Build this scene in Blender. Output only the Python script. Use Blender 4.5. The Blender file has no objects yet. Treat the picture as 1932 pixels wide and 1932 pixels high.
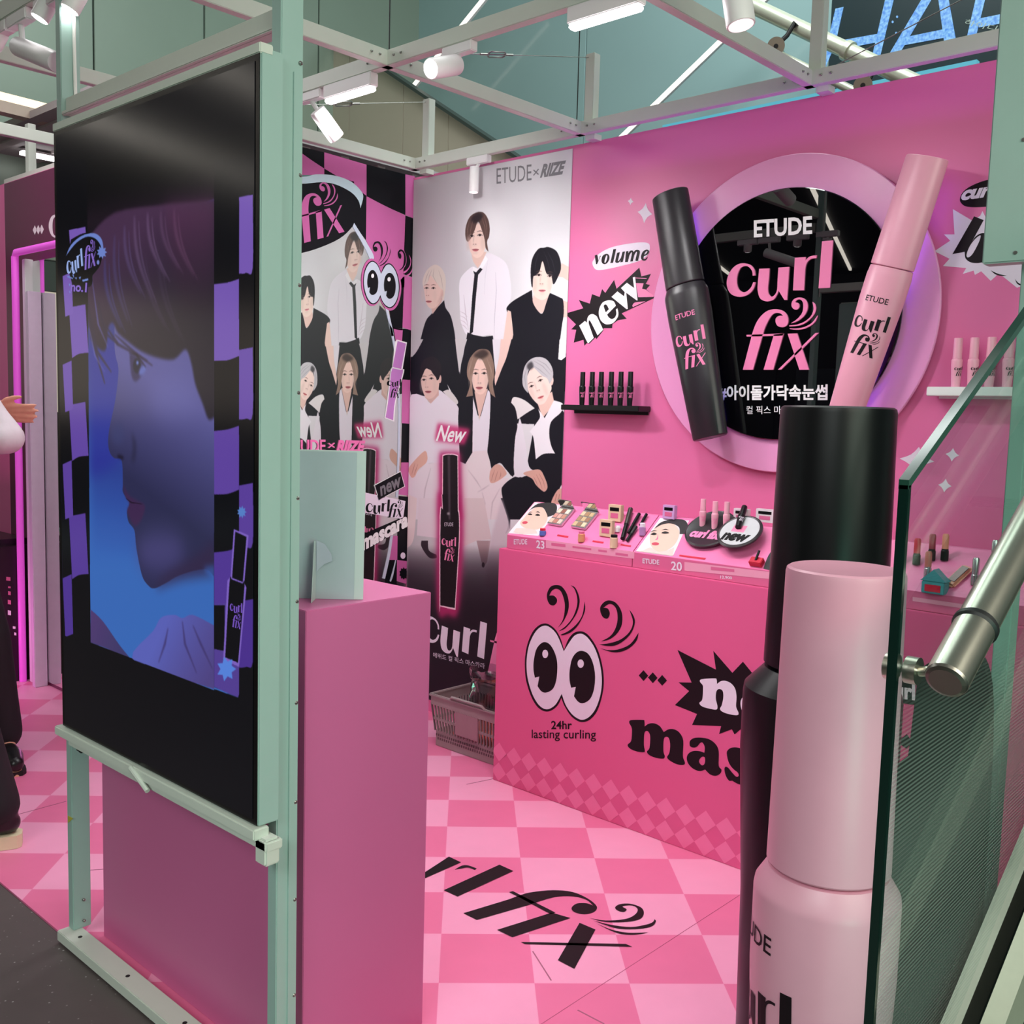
import bpy, bmesh, math, random
import numpy as np
from mathutils import Vector, Matrix
from mathutils.geometry import tessellate_polygon
random.seed(7)
SC = bpy.context.scene
COL = SC.collection
# ------------------------------------------------------------------ camera, world, lights, exposure
CAMC = Vector((2.865, -2.800, 1.481))
CR = Vector((0.7350, 0.6770, 0.0280)); CD = Vector((0.0860, -0.0530, -0.9950)); CF = Vector((-0.6720, 0.7340, -0.0970))
CF.normalize(); CR = (CR - CF * CR.dot(CF)).normalized(); CD = CF.cross(CR)
FPX = 1907.5
cam = bpy.data.cameras.new('camera'); cam.sensor_width = 36; cam.lens = FPX / 1932 * 36
cam.clip_start = .02; cam.clip_end = 60
camo = bpy.data.objects.new('camera', cam); COL.objects.link(camo)
camo.matrix_world = Matrix(((CR.x, -CD.x, -CF.x, CAMC.x), (CR.y, -CD.y, -CF.y, CAMC.y), (CR.z, -CD.z, -CF.z, CAMC.z), (0, 0, 0, 1)))
SC.camera = camo
wd = bpy.data.worlds.new('world'); SC.world = wd; wd.use_nodes = True
wd.node_tree.nodes['Background'].inputs[0].default_value = (.75, .9, .86, 1)
wd.node_tree.nodes['Background'].inputs[1].default_value = .10
SC.view_settings.view_transform = 'Standard'; SC.view_settings.look = 'None'
SC.view_settings.gamma = 1; SC.view_settings.use_curve_mapping = False
SC.view_settings.exposure = 0.0

def area(name, loc, aim, sx, sy, power, col):
    l = bpy.data.lights.new(name, 'AREA'); l.shape = 'RECTANGLE'; l.size = sx; l.size_y = sy; l.energy = power; l.color = col
    o = bpy.data.objects.new(name, l); COL.objects.link(o); o.location = loc
    o.rotation_euler = (Vector(aim) - Vector(loc)).to_track_quat('-Z', 'Y').to_euler(); return o
def spot(name, loc, aim, power, col, ang=60, blend=.6, r=.03):
    l = bpy.data.lights.new(name, 'SPOT'); l.energy = power; l.color = col; l.spot_size = math.radians(ang); l.spot_blend = blend; l.shadow_soft_size = r
    o = bpy.data.objects.new(name, l); COL.objects.link(o); o.location = loc
    o.rotation_euler = (Vector(aim) - Vector(loc)).to_track_quat('-Z', 'Y').to_euler(); return o
area('booth_ceiling_light', (.6, -.75, 3.5), (.6, -.75, 0), 2.4, 1.0, 5, (1, .97, .98)).data.spread = math.radians(90)
area('left_bay_light', (-1.8, -1.3, 3.3), (-1.8, -1.1, 0), 1.4, 1.0, 24, (1, .96, .98))
area('hall_light', (2.4, -5.0, 3.5), (.9, -1.4, .6), 2.8, 2.2, 26, (.90, 1, .96)).data.spread = math.radians(68)
area('handrail_fill_light', (4.4, -1.9, 2.4), (2.4, -1.3, 1.1), 2.0, 1.8, 72, (1, .97, .84))  # added lamp without a fixture; brightens the handrail and glass in cream
area('handrail_green_fill_light', (3.9, -2.3, .7), (2.4, -1.4, 1.1), .8, .7, 14, (.30, 1, .72))  # second added lamp, gives the handrail its green side
area('hall_back_light', (1.0, 1.2, 5.6), (-.2, 3.2, 3.4), 3.5, 1.2, 150, (.92, 1, .98))
area('hall_left_light', (-1.6, 1.0, 4.6), (-3.6, .8, 3.1), 1.6, 1.6, 7, (.94, 1, .94))
area('violet_fill_light', (1.1, .42, 2.44), (1.1, .47, 3.2), 1.9, .04, .7, (.42, .12, 1))  # added lamp with no fixture; washes the beam underside and wall top violet
spot('key_spot', (-.34, -.58, 2.50), (.95, .55, 1.45), 40, (1, .97, .97), 75, 1.)
spot('poster_spot', (.30, -.62, 2.5), (-.58, .55, 1.75), 50, (1, .98, .98), 88, 1.)
spot('counter_spot', (.6, -1.0, 2.5), (1.0, .2, .75), 20, (1, .97, .97), 80, .9)
spot('floor_spot', (.7, -.60, 2.55), (.7, -.85, 0), 27, (1, .96, .98), 100, .9)

# ------------------------------------------------------------------ helpers
def lin(c):
    c = [x / 255 for x in c]
    return tuple(x / 12.92 if x <= .04045 else ((x + .055) / 1.055) ** 2.4 for x in c)
MATS = {}
def mat(name, rgb, rough=.5, metal=0., spec=.5, noise=.06, scale=30, emit=None, estr=0., coat=0., bump=0., trans=0.):
    if name in MATS: return MATS[name]
    m = bpy.data.materials.new(name); m.use_nodes = True; nt = m.node_tree; b = nt.nodes['Principled BSDF']
    c = lin(rgb)
    b.inputs['Roughness'].default_value = rough; b.inputs['Metallic'].default_value = metal
    b.inputs['Specular IOR Level'].default_value = spec; b.inputs['Coat Weight'].default_value = coat
    b.inputs['Transmission Weight'].default_value = trans
    if noise or bump:
        tc = nt.nodes.new('ShaderNodeTexCoord'); n = nt.nodes.new('ShaderNodeTexNoise'); n.inputs['Scale'].default_value = scale
        n.inputs['Detail'].default_value = 4
        nt.links.new(tc.outputs['Object'], n.inputs['Vector'])
        r = nt.nodes.new('ShaderNodeMapRange'); r.inputs['To Min'].default_value = 1 - noise; r.inputs['To Max'].default_value = 1 + noise
        nt.links.new(n.outputs['Fac'], r.inputs['Value'])
        mx = nt.nodes.new('ShaderNodeMix'); mx.data_type = 'RGBA'; mx.blend_type = 'MULTIPLY'; mx.inputs['Factor'].default_value = 1
        mx.inputs['A'].default_value = (*c, 1)
        cb = nt.nodes.new('ShaderNodeCombineColor')
        for k in range(3): nt.links.new(r.outputs[0], cb.inputs[k])
        nt.links.new(cb.outputs[0], mx.inputs['B']); nt.links.new(mx.outputs['Result'], b.inputs['Base Color'])
        if bump:
            bp = nt.nodes.new('ShaderNodeBump'); bp.inputs['Strength'].default_value = bump; bp.inputs['Distance'].default_value = .002
            nt.links.new(n.outputs['Fac'], bp.inputs['Height']); nt.links.new(bp.outputs[0], b.inputs['Normal'])
    else: b.inputs['Base Color'].default_value = (*c, 1)
    if emit:
        b.inputs['Emission Color'].default_value = (*lin(emit), 1); b.inputs['Emission Strength'].default_value = estr
    MATS[name] = m; return m
class MB:
    def __init__(s): s.v = []; s.f = []; s.smooth = []
    def add(s, v, f, sm=False):
        o = len(s.v); s.v += [tuple(p) for p in v]; s.f += [tuple(i + o for i in q) for q in f]; s.smooth += [sm] * len(f); return s
    def box(s, x0, x1, y0, y1, z0, z1, bev=0.):
        bm = bmesh.new(); bmesh.ops.create_cube(bm, size=1)
        for v in bm.verts: v.co = Vector(((x0 + x1) / 2 + v.co.x * (x1 - x0), (y0 + y1) / 2 + v.co.y * (y1 - y0), (z0 + z1) / 2 + v.co.z * (z1 - z0)))
        return s._bm(bm, bev)
    def _bm(s, bm, bev=0., seg=2, sm=False):
        if bev: bmesh.ops.bevel(bm, geom=bm.edges[:] , offset=bev, segments=seg, affect='EDGES', clamp_overlap=True)
        bm.verts.index_update()
        s.add([v.co[:] for v in bm.verts], [[v.index for v in f.verts] for f in bm.faces], sm); bm.free(); return s
    def bar(s, p, q, w, h, up=(0, 0, 1), bev=0.):
        p, q = Vector(p), Vector(q); d = (q - p); L = d.length; d.normalize(); up = Vector(up)
        if abs(d.dot(up)) > .98: up = Vector((0, 1, 0))
        r = d.cross(up).normalized(); u = r.cross(d)
        bm = bmesh.new(); bmesh.ops.create_cube(bm, size=1)
        for v in bm.verts: v.co = (p + q) / 2 + d * v.co.y * L + r * v.co.x * w + u * v.co.z * h
        return s._bm(bm, bev)
    def tube(s, pts, r, n=12, caps=True, sm=True):
        pts = [Vector(p) for p in pts]; rs = r if isinstance(r, (list, tuple)) else [r] * len(pts)
        rings = []; nrm = None
        for i, p in enumerate(pts):
            d = (pts[min(i + 1, len(pts) - 1)] - pts[max(i - 1, 0)]).normalized()
            if nrm is None:
                nrm = d.orthogonal().normalized()
            nrm = (nrm - d * nrm.dot(d)).normalized(); b = d.cross(nrm)
            rings.append([p + (nrm * math.cos(2 * math.pi * k / n) + b * math.sin(2 * math.pi * k / n)) * rs[i] for k in range(n)])
        v = [q for R in rings for q in R]; f = []
        for i in range(len(pts) - 1):
            for k in range(n):
                f.append((i * n + k, i * n + (k + 1) % n, (i + 1) * n + (k + 1) % n, (i + 1) * n + k))
        s.add(v, f, sm)
        if caps:
            s.add(rings[0][::-1], [tuple(range(n))]); s.add(rings[-1], [tuple(range(n))])
        return s
    def lathe(s, prof, n=48, c=(0, 0, 0), sy=1., M=None):
        v = []; f = []; m = len(prof)
        for k in range(n):
            a = 2 * math.pi * k / n
            for r, z in prof:
                p = Vector((r * math.cos(a), r * math.sin(a) * sy, z))
                p = (M @ p) if M else p + Vector(c)
                v.append(p)
        for k in range(n):
            k2 = (k + 1) % n
            for i in range(m - 1):
                f.append((k * m + i, k2 * m + i, k2 * m + i + 1, k * m + i + 1))
        return s.add(v, f, True)
    def prism(s, poly, z0, z1, M=None):
        n = len(poly); v = [Vector((x, y, z0)) for x, y in poly] + [Vector((x, y, z1)) for x, y in poly]
        if M: v = [M @ p for p in v]
        t = tessellate_polygon([[Vector((x, y, 0)) for x, y in poly]])
        f = [tuple(i + n for i in q) for q in t] + [tuple(reversed(q)) for q in t] + [(i, (i + 1) % n, n + (i + 1) % n, n + i) for i in range(n)]
        return s.add(v, f)
    def build(s, name, m, parent=None, loc=None, fixn=True):
        me = bpy.data.meshes.new(name); me.from_pydata([tuple(p) for p in s.v], [], s.f); me.materials.append(m)
        me.polygons.foreach_set('use_smooth', s.smooth)
        if fixn:
            bm = bmesh.new(); bm.from_mesh(me); bmesh.ops.recalc_face_normals(bm, faces=bm.faces); bm.to_mesh(me); bm.free()
        if any(s.smooth): me.set_sharp_from_angle(angle=math.radians(34))
        me.update()
        o = bpy.data.objects.new(name, me); COL.objects.link(o)
        if parent: o.parent = parent; o.matrix_parent_inverse = Matrix.Translation(-parent.location) if not PARL.get(parent.name) else Matrix()
        if loc: o.location = loc
        return o
PARL = {}
def tag(o, label=None, cat=None, group=None, kind=None):
    if label: o['label'] = label
    if cat: o['category'] = cat
    if group: o['group'] = group
    if kind: o['kind'] = kind
    return o
def thing(name, label, cat, loc=(0, 0, 0), group=None):
    o = bpy.data.objects.new(name, None); COL.objects.link(o); o.location = loc; o.empty_display_size = .05
    return tag(o, label, cat, group)
def local(name, label, cat, M, group=None):          # a thing whose parts are modelled in its own frame
    o = bpy.data.objects.new(name, None); COL.objects.link(o); o.matrix_world = M; PARL[o.name] = 1; o.empty_display_size = .05
    return tag(o, label, cat, group)
def copy_tree(o, M, label=None):
    c = o.copy(); COL.objects.link(c); c.matrix_world = M; PARL[c.name] = 1
    if label: c['label'] = label
    for ch in list(o.children):
        k = ch.copy(); COL.objects.link(k); k.parent = c
        for g in list(ch.children):
            h = g.copy(); COL.objects.link(h); h.parent = k
    return c
def structure(o): o['kind'] = 'structure'; return o

# pixel of the photograph -> point on a real plane of the scene
def ray(x, y): return (CR * ((x - 966) / FPX) + CD * ((y - 966) / FPX) + CF)
class Plane:
    def __init__(s, o, a, b):
        s.o, s.a, s.b = Vector(o), Vector(a).normalized(), Vector(b).normalized(); s.n = s.a.cross(s.b)
        if s.n.dot(CAMC - s.o) < 0: s.n = -s.n
    def px(s, x, y):
        d = ray(x, y); t = (s.o - CAMC).dot(s.n) / d.dot(s.n); p = CAMC + d * t - s.o
        return (p.dot(s.a), p.dot(s.b))
    def hit(s, x, y, off=0):
        q = s.px(x, y); return s.at(q[0], q[1], off)
    def at(s, q0, q1, off=0): return s.o + s.a * q0 + s.b * q1 + s.n * off
def PV(v): return Plane((0, v, 0), (1, 0, 0), (0, 0, 1))
def PU(u): return Plane((u, 0, 0), (0, 1, 0), (0, 0, 1))
def PZ(z): return Plane((0, 0, z), (1, 0, 0), (0, 1, 0))
def cr(pts, n=5):                                    # closed Catmull-Rom through points; third item True = corner
    out = []; N = len(pts)
    for i in range(N):
        p0, p1, p2, p3 = pts[i - 1], pts[i], pts[(i + 1) % N], pts[(i + 2) % N]
        if p1[2] and p2[2]: out.append((p1[0], p1[1])); continue
        a = p1 if p1[2] else p0; d = p2 if p2[2] else p3
        for k in range(n):
            t = k / n; r = []
            for c in (0, 1):
                m1 = (p2[c] - a[c]) / 2 if not p1[2] else (p2[c] - p1[c]) * .6
                m2 = (d[c] - p1[c]) / 2 if not p2[2] else (p2[c] - p1[c]) * .6
                r.append((2 * t ** 3 - 3 * t ** 2 + 1) * p1[c] + (t ** 3 - 2 * t ** 2 + t) * m1 + (-2 * t ** 3 + 3 * t ** 2) * p2[c] + (t ** 3 - t ** 2) * m2)
            out.append(tuple(r))
    return out
class View:                                          # coordinates read off an enlarged part of the photograph
    def __init__(s, x0, y0, sc): s.x0, s.y0, s.sc = x0, y0, sc
    def __call__(s, txt, n=4, allc=False):
        p = []
        for w in txt.split():
            c = w.endswith('!'); a, b = w.rstrip('!').split(','); p.append((s.x0 + float(a) / s.sc, s.y0 + float(b) / s.sc, c or allc))
        return cr(p, n)
    def el(s, cx, cy, rx, ry, rot=0, n=24):
        o = []
        for k in range(n):
            a = 2 * math.pi * k / n; x, y = rx * math.cos(a), ry * math.sin(a); c, q = math.cos(rot), math.sin(rot)
            o.append((s.x0 + (cx + x * c - y * q) / s.sc, s.y0 + (cy + x * q + y * c) / s.sc))
        return o
    def pt(s, x, y): return (s.x0 + x / s.sc, s.y0 + y / s.sc)
PX = View(0, 0, 1)
def flat(mb, pl, loops, off, depth=0.):              # loops: plane coordinates [outer, hole, ...]
    loops = [l for l in loops if len(l) > 2]
    flatv = [q for l in loops for q in l]
    t = tessellate_polygon([[Vector((x, y, 0)) for x, y in l] for l in loops])
    mb.add([pl.at(x, y, off) for x, y in flatv], [tuple(q) for q in t])
    if depth:
        o = 0
        for l in loops:
            n = len(l); v = [pl.at(x, y, off) for x, y in l] + [pl.at(x, y, off - depth) for x, y in l]
            mb.add(v, [(i, (i + 1) % n, n + (i + 1) % n, n + i) for i in range(n)])
    return mb
def art(name, pl, shapes, off, m, parent, depth=0.):
    if len(shapes) > 1 and 'lettering' not in name:
        for sh in shapes: o = art(name, pl, [sh], off, m, parent, depth)
        return o
    return art1(name, pl, shapes, off, m, parent, depth)
def art1(name, pl, shapes, off, m, parent, depth=0.):  # shapes: list of [outer, holes...] in photo pixels
    mb = MB()
    for sh in shapes: flat(mb, pl, [[pl.px(*p) for p in l] for l in sh], off, depth)
    return mb.build(name, m, parent, fixn=bool(depth))
TXT = {}
def text_mesh(body, bold=0., shear=0.):
    key = (body, bold, shear)
    if key in TXT: return TXT[key]
    c = bpy.data.curves.new('t', 'FONT'); c.body = body; c.offset = bold; c.shear = shear; c.resolution_u = 3
    o = bpy.data.objects.new('t', c); COL.objects.link(o)
    dg = bpy.context.evaluated_depsgraph_get(); e = o.evaluated_get(dg); me = e.to_mesh()
    v = [(p.co.x, p.co.y) for p in me.vertices]; f = [tuple(p.vertices) for p in me.polygons]
    e.to_mesh_clear(); bpy.data.objects.remove(o); bpy.data.curves.remove(c)
    xs = [p[0] for p in v]; x0, x1 = min(xs), max(xs); ys = [p[1] for p in v]
    TXT[key] = ([((p[0] - x0) / (x1 - x0), p[1] / max(max(ys), 1e-6)) for p in v], f)
    return TXT[key]
def text(name, body, pl, bl, br, tl, off, m, parent, bold=0., shear=0.):   # baseline left, baseline right, top left (photo pixels)
    v, f = text_mesh(body, bold, shear)
    A, B, T = [Vector(pl.px(*p)) for p in (bl, br, tl)]
    mb = MB(); mb.add([pl.at(*(A + (B - A) * x + (T - A) * y), off) for x, y in v], f)
    return mb.build(name, m, parent, fixn=False)

# ------------------------------------------------------------------ the printed word mark, one outline per letter
GZ = View(0, 0, 1)
GL = {
 'c': [[GZ('455,550! 445,480 400,420 330,395 250,400 170,450 110,540 85,640 100,730 150,800 240,830 330,815 400,770 440,710 460,640! 430,640! 405,700 360,750 310,770 260,750 225,700 215,620 225,540 260,460 310,430 360,435 400,470 420,510 422,555!')]],
 'u': [[GZ('508,465! 640,460! 632,600 620,720 630,790 665,828 710,805 740,740 748,600 758,450! 898,440! 880,720! 868,870! 835,870! 760,750! 740,800 700,860 640,885 580,885 520,850 492,770 488,680')]],
 'r': [[GZ('972,322! 1112,312! 1108,360! 1150,315 1200,295 1255,290! 1250,325! 1190,335 1140,370 1110,440 1100,560 1090,745! 948,745!')]],
 'l': [[GZ('1325,108! 1468,95! 1428,712! 1280,718!')]],
 'fi': [[GZ('295,1778! 420,1300! 440,1240 480,1150 540,1070 620,1010 720,990 810,1010 870,1070 885,1140 865,1200 810,1225 750,1210 722,1160 725,1110 760,1080 820,1075! 780,1045 720,1040 670,1070 620,1150 575,1250 555,1318! 425,1778!')],
        [GZ('700,1318! 825,1305! 690,1778! 565,1778!')], [GZ('342,1325! 825,1305! 815,1335! 345,1348!')]],
 'x': [[GZ('878,1310! 1000,1305! 1155,1778! 1030,1778!')], [GZ('1240,1300! 1283,1297! 790,1778! 752,1778!')]],
 'sw': [[GZ('920,1175! 1000,1120 1060,1050 1080,980 1075,900 1040,865 1000,868 975,900 1000,905 1024,925 1028,960 1005,990 970,995 935,965 928,920 950,870 1000,842 1060,840 1110,870 1138,930 1130,1010 1080,1090 1000,1150')],
        [GZ('900,1200! 1000,1190 1100,1150 1180,1080 1215,990 1200,895! 1235,930 1245,990 1220,1060 1160,1130 1070,1190 980,1210 900,1215!')],
        [GZ('905,1240! 1000,1240 1100,1220 1190,1170 1240,1110 1268,1070! 1250,1130 1200,1190 1110,1240 1010,1258 905,1250!')]]}
DISC = PV(.503)
def logo2d():                                        # straight-on outlines, unit = width of the word, origin at its centre
    c0 = DISC.px(1360 + 700 / 6.9, 440 + 1000 / 6.9); a = DISC.px(1360 + 85 / 6.9, 440 + 640 / 6.9); w = (DISC.px(1360 + 1468 / 6.9, 440 + 95 / 6.9)[0] - a[0])
    R = {}
    for k, shs in GL.items():
        R[k] = [[[tuple((q - c) / w for q, c in zip(DISC.px(1360 + x / 6.9, 440 + y / 6.9), c0)) for x, y in l] for l in sh] for sh in shs]
    return R
LOGO = logo2d()
def logo(name, pl, cx, cy, w, off, m, parent, keys='curl fix', rot=0, sx=1., sy=1., depth=0., where=None):
    mb = MB(); ks = {'curl': ['c', 'u', 'r', 'l'], 'fix': ['fi', 'x', 'sw'], 'curl fix': ['c', 'u', 'r', 'l', 'fi', 'x', 'sw']}[keys]
    C, S = math.cos(rot), math.sin(rot); allp = [q for k in ks for sh in LOGO[k] for l in sh for q in l]
    mx = (min(p[0] for p in allp) + max(p[0] for p in allp)) / 2; my = (min(p[1] for p in allp) + max(p[1] for p in allp)) / 2
    W = max(p[0] for p in allp) - min(p[0] for p in allp)
    for k in ks:
        for sh in LOGO[k]:
            f = lambda p: (cx + ((p[0] - mx) * sx * C - (p[1] - my) * sy * S) * w / W, cy + ((p[0] - mx) * sx * S + (p[1] - my) * sy * C) * w / W)
            flat(mb, pl, [[f(p) for p in l] for l in sh], off, depth)
    return mb.build(name, m, parent, fixn=bool(depth))

# ------------------------------------------------------------------ a small painter for flat prints and the screen picture
class Paint:
    def __init__(s, pl, rect, W, H, base):           # rect: plane coordinates s0,s1,t0,t1
        s.pl, s.r, s.W, s.H = pl, rect, W, H; s.a = np.zeros((H, W, 3), np.float32); s.a[:] = np.array(base) / 255
    def map(s, p):
        q = s.pl.px(*p); s0, s1, t0, t1 = s.r
        return ((q[0] - s0) / (s1 - s0) * s.W, (t1 - q[1]) / (t1 - t0) * s.H)
    def mask(s, loops, blur=0):
        SS = 2; P = [[s.map(p) for p in l] for l in loops]; al = [q for l in P for q in l]; b = int(blur * 3) + 2
        x0 = max(0, int(min(q[0] for q in al)) - b); x1 = min(s.W, int(max(q[0] for q in al)) + b + 1)
        y0 = max(0, int(min(q[1] for q in al)) - b); y1 = min(s.H, int(max(q[1] for q in al)) + b + 1)
        if x1 <= x0 or y1 <= y0: return None
        w, h = (x1 - x0) * SS, (y1 - y0) * SS; m = np.zeros((h, w), bool)
        X = (np.arange(w) + .5) / SS + x0; Y = (np.arange(h) + .5) / SS + y0
        for l in P:
            for i in range(len(l)):
                (ax, ay), (bx, by) = l[i - 1], l[i]
                if ay == by: continue
                lo, hi = min(ay, by), max(ay, by); i0 = np.searchsorted(Y, lo, 'left'); i1 = np.searchsorted(Y, hi, 'left')
                if i1 <= i0: continue
                xc = ax + (Y[i0:i1] - ay) * (bx - ax) / (by - ay); m[i0:i1] ^= X[None, :] < xc[:, None]
        m = m.reshape(h // SS, SS, w // SS, SS).mean((1, 3)).astype(np.float32)
        if blur:
            k = max(1, int(blur))
            for ax in (0, 1, 0, 1):
                pad = [(0, 0), (0, 0)]; pad[ax] = (k + 1, k); c = np.cumsum(np.pad(m, pad), ax)
                m = (np.take(c, range(2 * k + 1, c.shape[ax]), ax) - np.take(c, range(0, c.shape[ax] - 2 * k - 1), ax)) / (2 * k + 1)
        return m, x0, x1, y0, y1
    def fill(s, loop, col, alpha=1., blur=0, loops=None):
        r = s.mask(loops or [loop], blur)
        if r is None: return
        m, x0, x1, y0, y1 = r; m = (m * alpha)[..., None]
        s.a[y0:y1, x0:x1] = s.a[y0:y1, x0:x1] * (1 - m) + np.array(col, np.float32) / 255 * m
    def grad(s, loop, p0, c0, p1, c1, alpha=1., blur=0, clip=True):   # linear gradient between two photo points
        r = s.mask([loop], blur)
        if r is None: return
        m, x0, x1, y0, y1 = r; a, b = np.array(s.map(p0)), np.array(s.map(p1)); d = b - a
        X, Y = np.meshgrid(np.arange(x0, x1), np.arange(y0, y1)); t = np.clip(((X - a[0]) * d[0] + (Y - a[1]) * d[1]) / (d @ d), 0, 1)[..., None]
        col = (np.array(c0) * (1 - t) + np.array(c1) * t) / 255; m = (m * alpha)[..., None]
        s.a[y0:y1, x0:x1] = s.a[y0:y1, x0:x1] * (1 - m) + col * m
    def line(s, pts, w, col, alpha=1., blur=0):      # w in photo pixels, tapering to both ends
        up, dn = [], []
        for i, p in enumerate(pts):
            q, o = pts[min(i + 1, len(pts) - 1)], pts[max(i - 1, 0)]; dx, dy = q[0] - o[0], q[1] - o[1]; L = math.hypot(dx, dy) or 1
            k = w / 2 * (1 if len(pts) < 3 else .35 + .65 * math.sin(math.pi * i / (len(pts) - 1)))
            up.append((p[0] - dy / L * k, p[1] + dx / L * k)); dn.append((p[0] + dy / L * k, p[1] - dx / L * k))
        s.fill(up + dn[::-1], col, alpha, blur)
    def image(s, name):
        im = bpy.data.images.new(name, s.W, s.H); px = np.ones((s.H, s.W, 4), np.float32); px[..., :3] = np.clip(s.a[::-1], 0, 1)
        im.pixels.foreach_set(px.ravel()); im.update(); im.pack(); return im
    def panel(s, name, parent, off, thick, m):
        s0, s1, t0, t1 = s.r; pl = s.pl
        mb = MB(); F = [pl.at(s0, t0, off), pl.at(s1, t0, off), pl.at(s1, t1, off), pl.at(s0, t1, off)]; K = [p - pl.n * thick for p in F]
        mb.add(F + K, [(0, 1, 2, 3), (5, 4, 7, 6), (0, 4, 5, 1), (1, 5, 6, 2), (2, 6, 7, 3), (3, 7, 4, 0)])
        o = mb.build(name, m, parent, fixn=False); uv = o.data.uv_layers.new(name='uv')
        co = [(0, 0), (1, 0), (1, 1), (0, 1)]
        for poly in o.data.polygons:
            for li in poly.loop_indices: uv.data[li].uv = co[o.data.loops[li].vertex_index % 4]
        return o
def print_mat(name, im, rough=.45, emit=0.):
    m = bpy.data.materials.new(name); m.use_nodes = True; nt = m.node_tree; b = nt.nodes['Principled BSDF']
    t = nt.nodes.new('ShaderNodeTexImage'); t.image = im; t.interpolation = 'Cubic'
    if emit:
        nt.links.new(t.outputs[0], b.inputs['Emission Color']); b.inputs['Emission Strength'].default_value = emit; b.inputs['Base Color'].default_value = (.006, .006, .008, 1)
    else: nt.links.new(t.outputs[0], b.inputs['Base Color'])
    b.inputs['Roughness'].default_value = rough; b.inputs['Specular IOR Level'].default_value = .5 if emit else .2; return m

# ------------------------------------------------------------------ materials
ZA = View(780, 380, 5.683); ZB = View(760, 640, 5.681); ZC = View(760, 940, 5.683); ZD = View(560, 270, 5.522); ZE = View(560, 620, 3.643)
ZF = View(960, 1090, 6.038); ZG = View(1170, 1210, 6.66); ZN = View(1060, 440, 8.4); ZR = View(1760, 320, 8.05); ZFL = View(780, 1450, 2.76)
ZT = View(930, 920, 3.389); Z4 = View(0, 600, 3.22); Z1 = View(0, 0, 3.22)
M_pinkwall = mat('pink_wall_print', (226, 112, 166), .42, noise=.02, scale=3)
M_pinkpanel = mat('pink_laminate', (222, 84, 146), .38, noise=.02, scale=4)
M_pinkpanel2 = mat('pink_laminate_plinth', (206, 106, 156), .4, noise=.02, scale=4)
M_tileL = mat('vinyl_light_pink', (244, 160, 196), .38, noise=.05, scale=9)
M_tileD = mat('vinyl_dark_pink', (232, 116, 160), .38, noise=.05, scale=9)
M_mint = mat('painted_steel_green_lit', (158, 186, 179), .38, noise=.03, scale=20)  # greenish light on the posts is put into the paint colour
M_frame = mat('painted_steel_warm_lit', (206, 212, 202), .42, noise=.03, scale=20)  # same paint, with the warmer light on the beams put into its colour
M_black = mat('black_print', (26, 16, 22), .5, noise=.03, spec=.2)
M_blackgl = mat('black_gloss', (5, 5, 8), .008, noise=0, spec=1.)
M_blackpl = mat('black_plastic', (13, 12, 15), .34, noise=.04, scale=40, spec=.28)
M_pinkpl = mat('pale_pink_plastic', (236, 164, 188), .36, noise=.02, scale=30)
M_letpink = mat('pink_lettering', (240, 130, 180), .4, noise=.02)
M_lilac = mat('lilac_print', (232, 218, 236), .45, noise=.02)
M_white = mat('white_print', (240, 236, 240), .45, noise=.02)
M_whitepl = mat('white_enamel', (228, 226, 228), .4, noise=.02)
M_dark = mat('dark_void', (10, 10, 12), .7, noise=.1)
M_steel = mat('brushed_steel', (226, 222, 206), .30, metal=1, noise=.05, scale=60)
M_bolt = mat('zinc_bolt', (150, 150, 145), .35, metal=1, noise=.05)
M_mirror = mat('mirror_glass', (226, 232, 228), .015, metal=1, noise=0)
M_grey = mat('grey_print', (120, 118, 124), .5, noise=.02)
M_rubber = mat('black_rubber', (20, 20, 22), .5, noise=.05)

# ------------------------------------------------------------------ setting: floors
fl = structure(MB().box(-3.4, 2.352, -1.64, .6, -.03, -.002).build('floor', M_tileD))
def clip(poly, a, b, c):                             # keep a*x+b*y+c >= 0
    o = []
    for i in range(len(poly)):
        p, q = poly[i - 1], poly[i]; dp, dq = a * p[0] + b * p[1] + c, a * q[0] + b * q[1] + c
        if dp >= 0 and dq < 0 or dp < 0 and dq >= 0:
            t = dp / (dp - dq); o.append((p[0] + (q[0] - p[0]) * t, p[1] + (q[1] - p[1]) * t))
        if dq >= 0: o.append(q)
    return o
R2 = math.sqrt(.5); TME = {}
for i in range(-16, 14):
    for j in range(-22, 20):
        cs = [(x * .25, -y * .25) for x, y in ((i, j), (i + 1, j), (i + 1, j + 1), (i, j + 1))]
        q0 = [((x - y) * R2, (x + y) * R2) for x, y in cs]
        q = q0
        for h in ((1, 0, 3.4), (-1, 0, 2.352), (0, 1, 1.64), (0, -1, .55)): q = clip(q, *h)
        if len(q) < 3: continue
        ar = abs(sum(q[k - 1][0] * q[k][1] - q[k][0] * q[k - 1][1] for k in range(len(q)))) / 2
        if ar < .0015: continue
        lt = (i + j) % 2 == 0; full = len(q) == 4 and ar > .0624
        cx, cy = q0[0]
        if full and lt in TME:
            o = bpy.data.objects.new('tile', TME[lt]); COL.objects.link(o); o.location = (cx, cy, 0); o.parent = fl
        else:
            mb = MB(); mb.prism([(x - cx, y - cy) for x, y in q], -.003, 0)
            o = mb.build('tile', M_tileL if lt else M_tileD); o.location = (cx, cy, 0); o.parent = fl
            if full: TME[lt] = o.data
PF = PZ(0)
sd = MB().bar((*[PF.hit(1440, 1660)[k] for k in (0, 1)], .0006), (*[PF.hit(960, 1972)[k] for k in (0, 1)], .0006), .0015, .0004).build('seam', mat('seam_dirt', (196, 92, 130), .6)); sd.parent = fl
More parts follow.
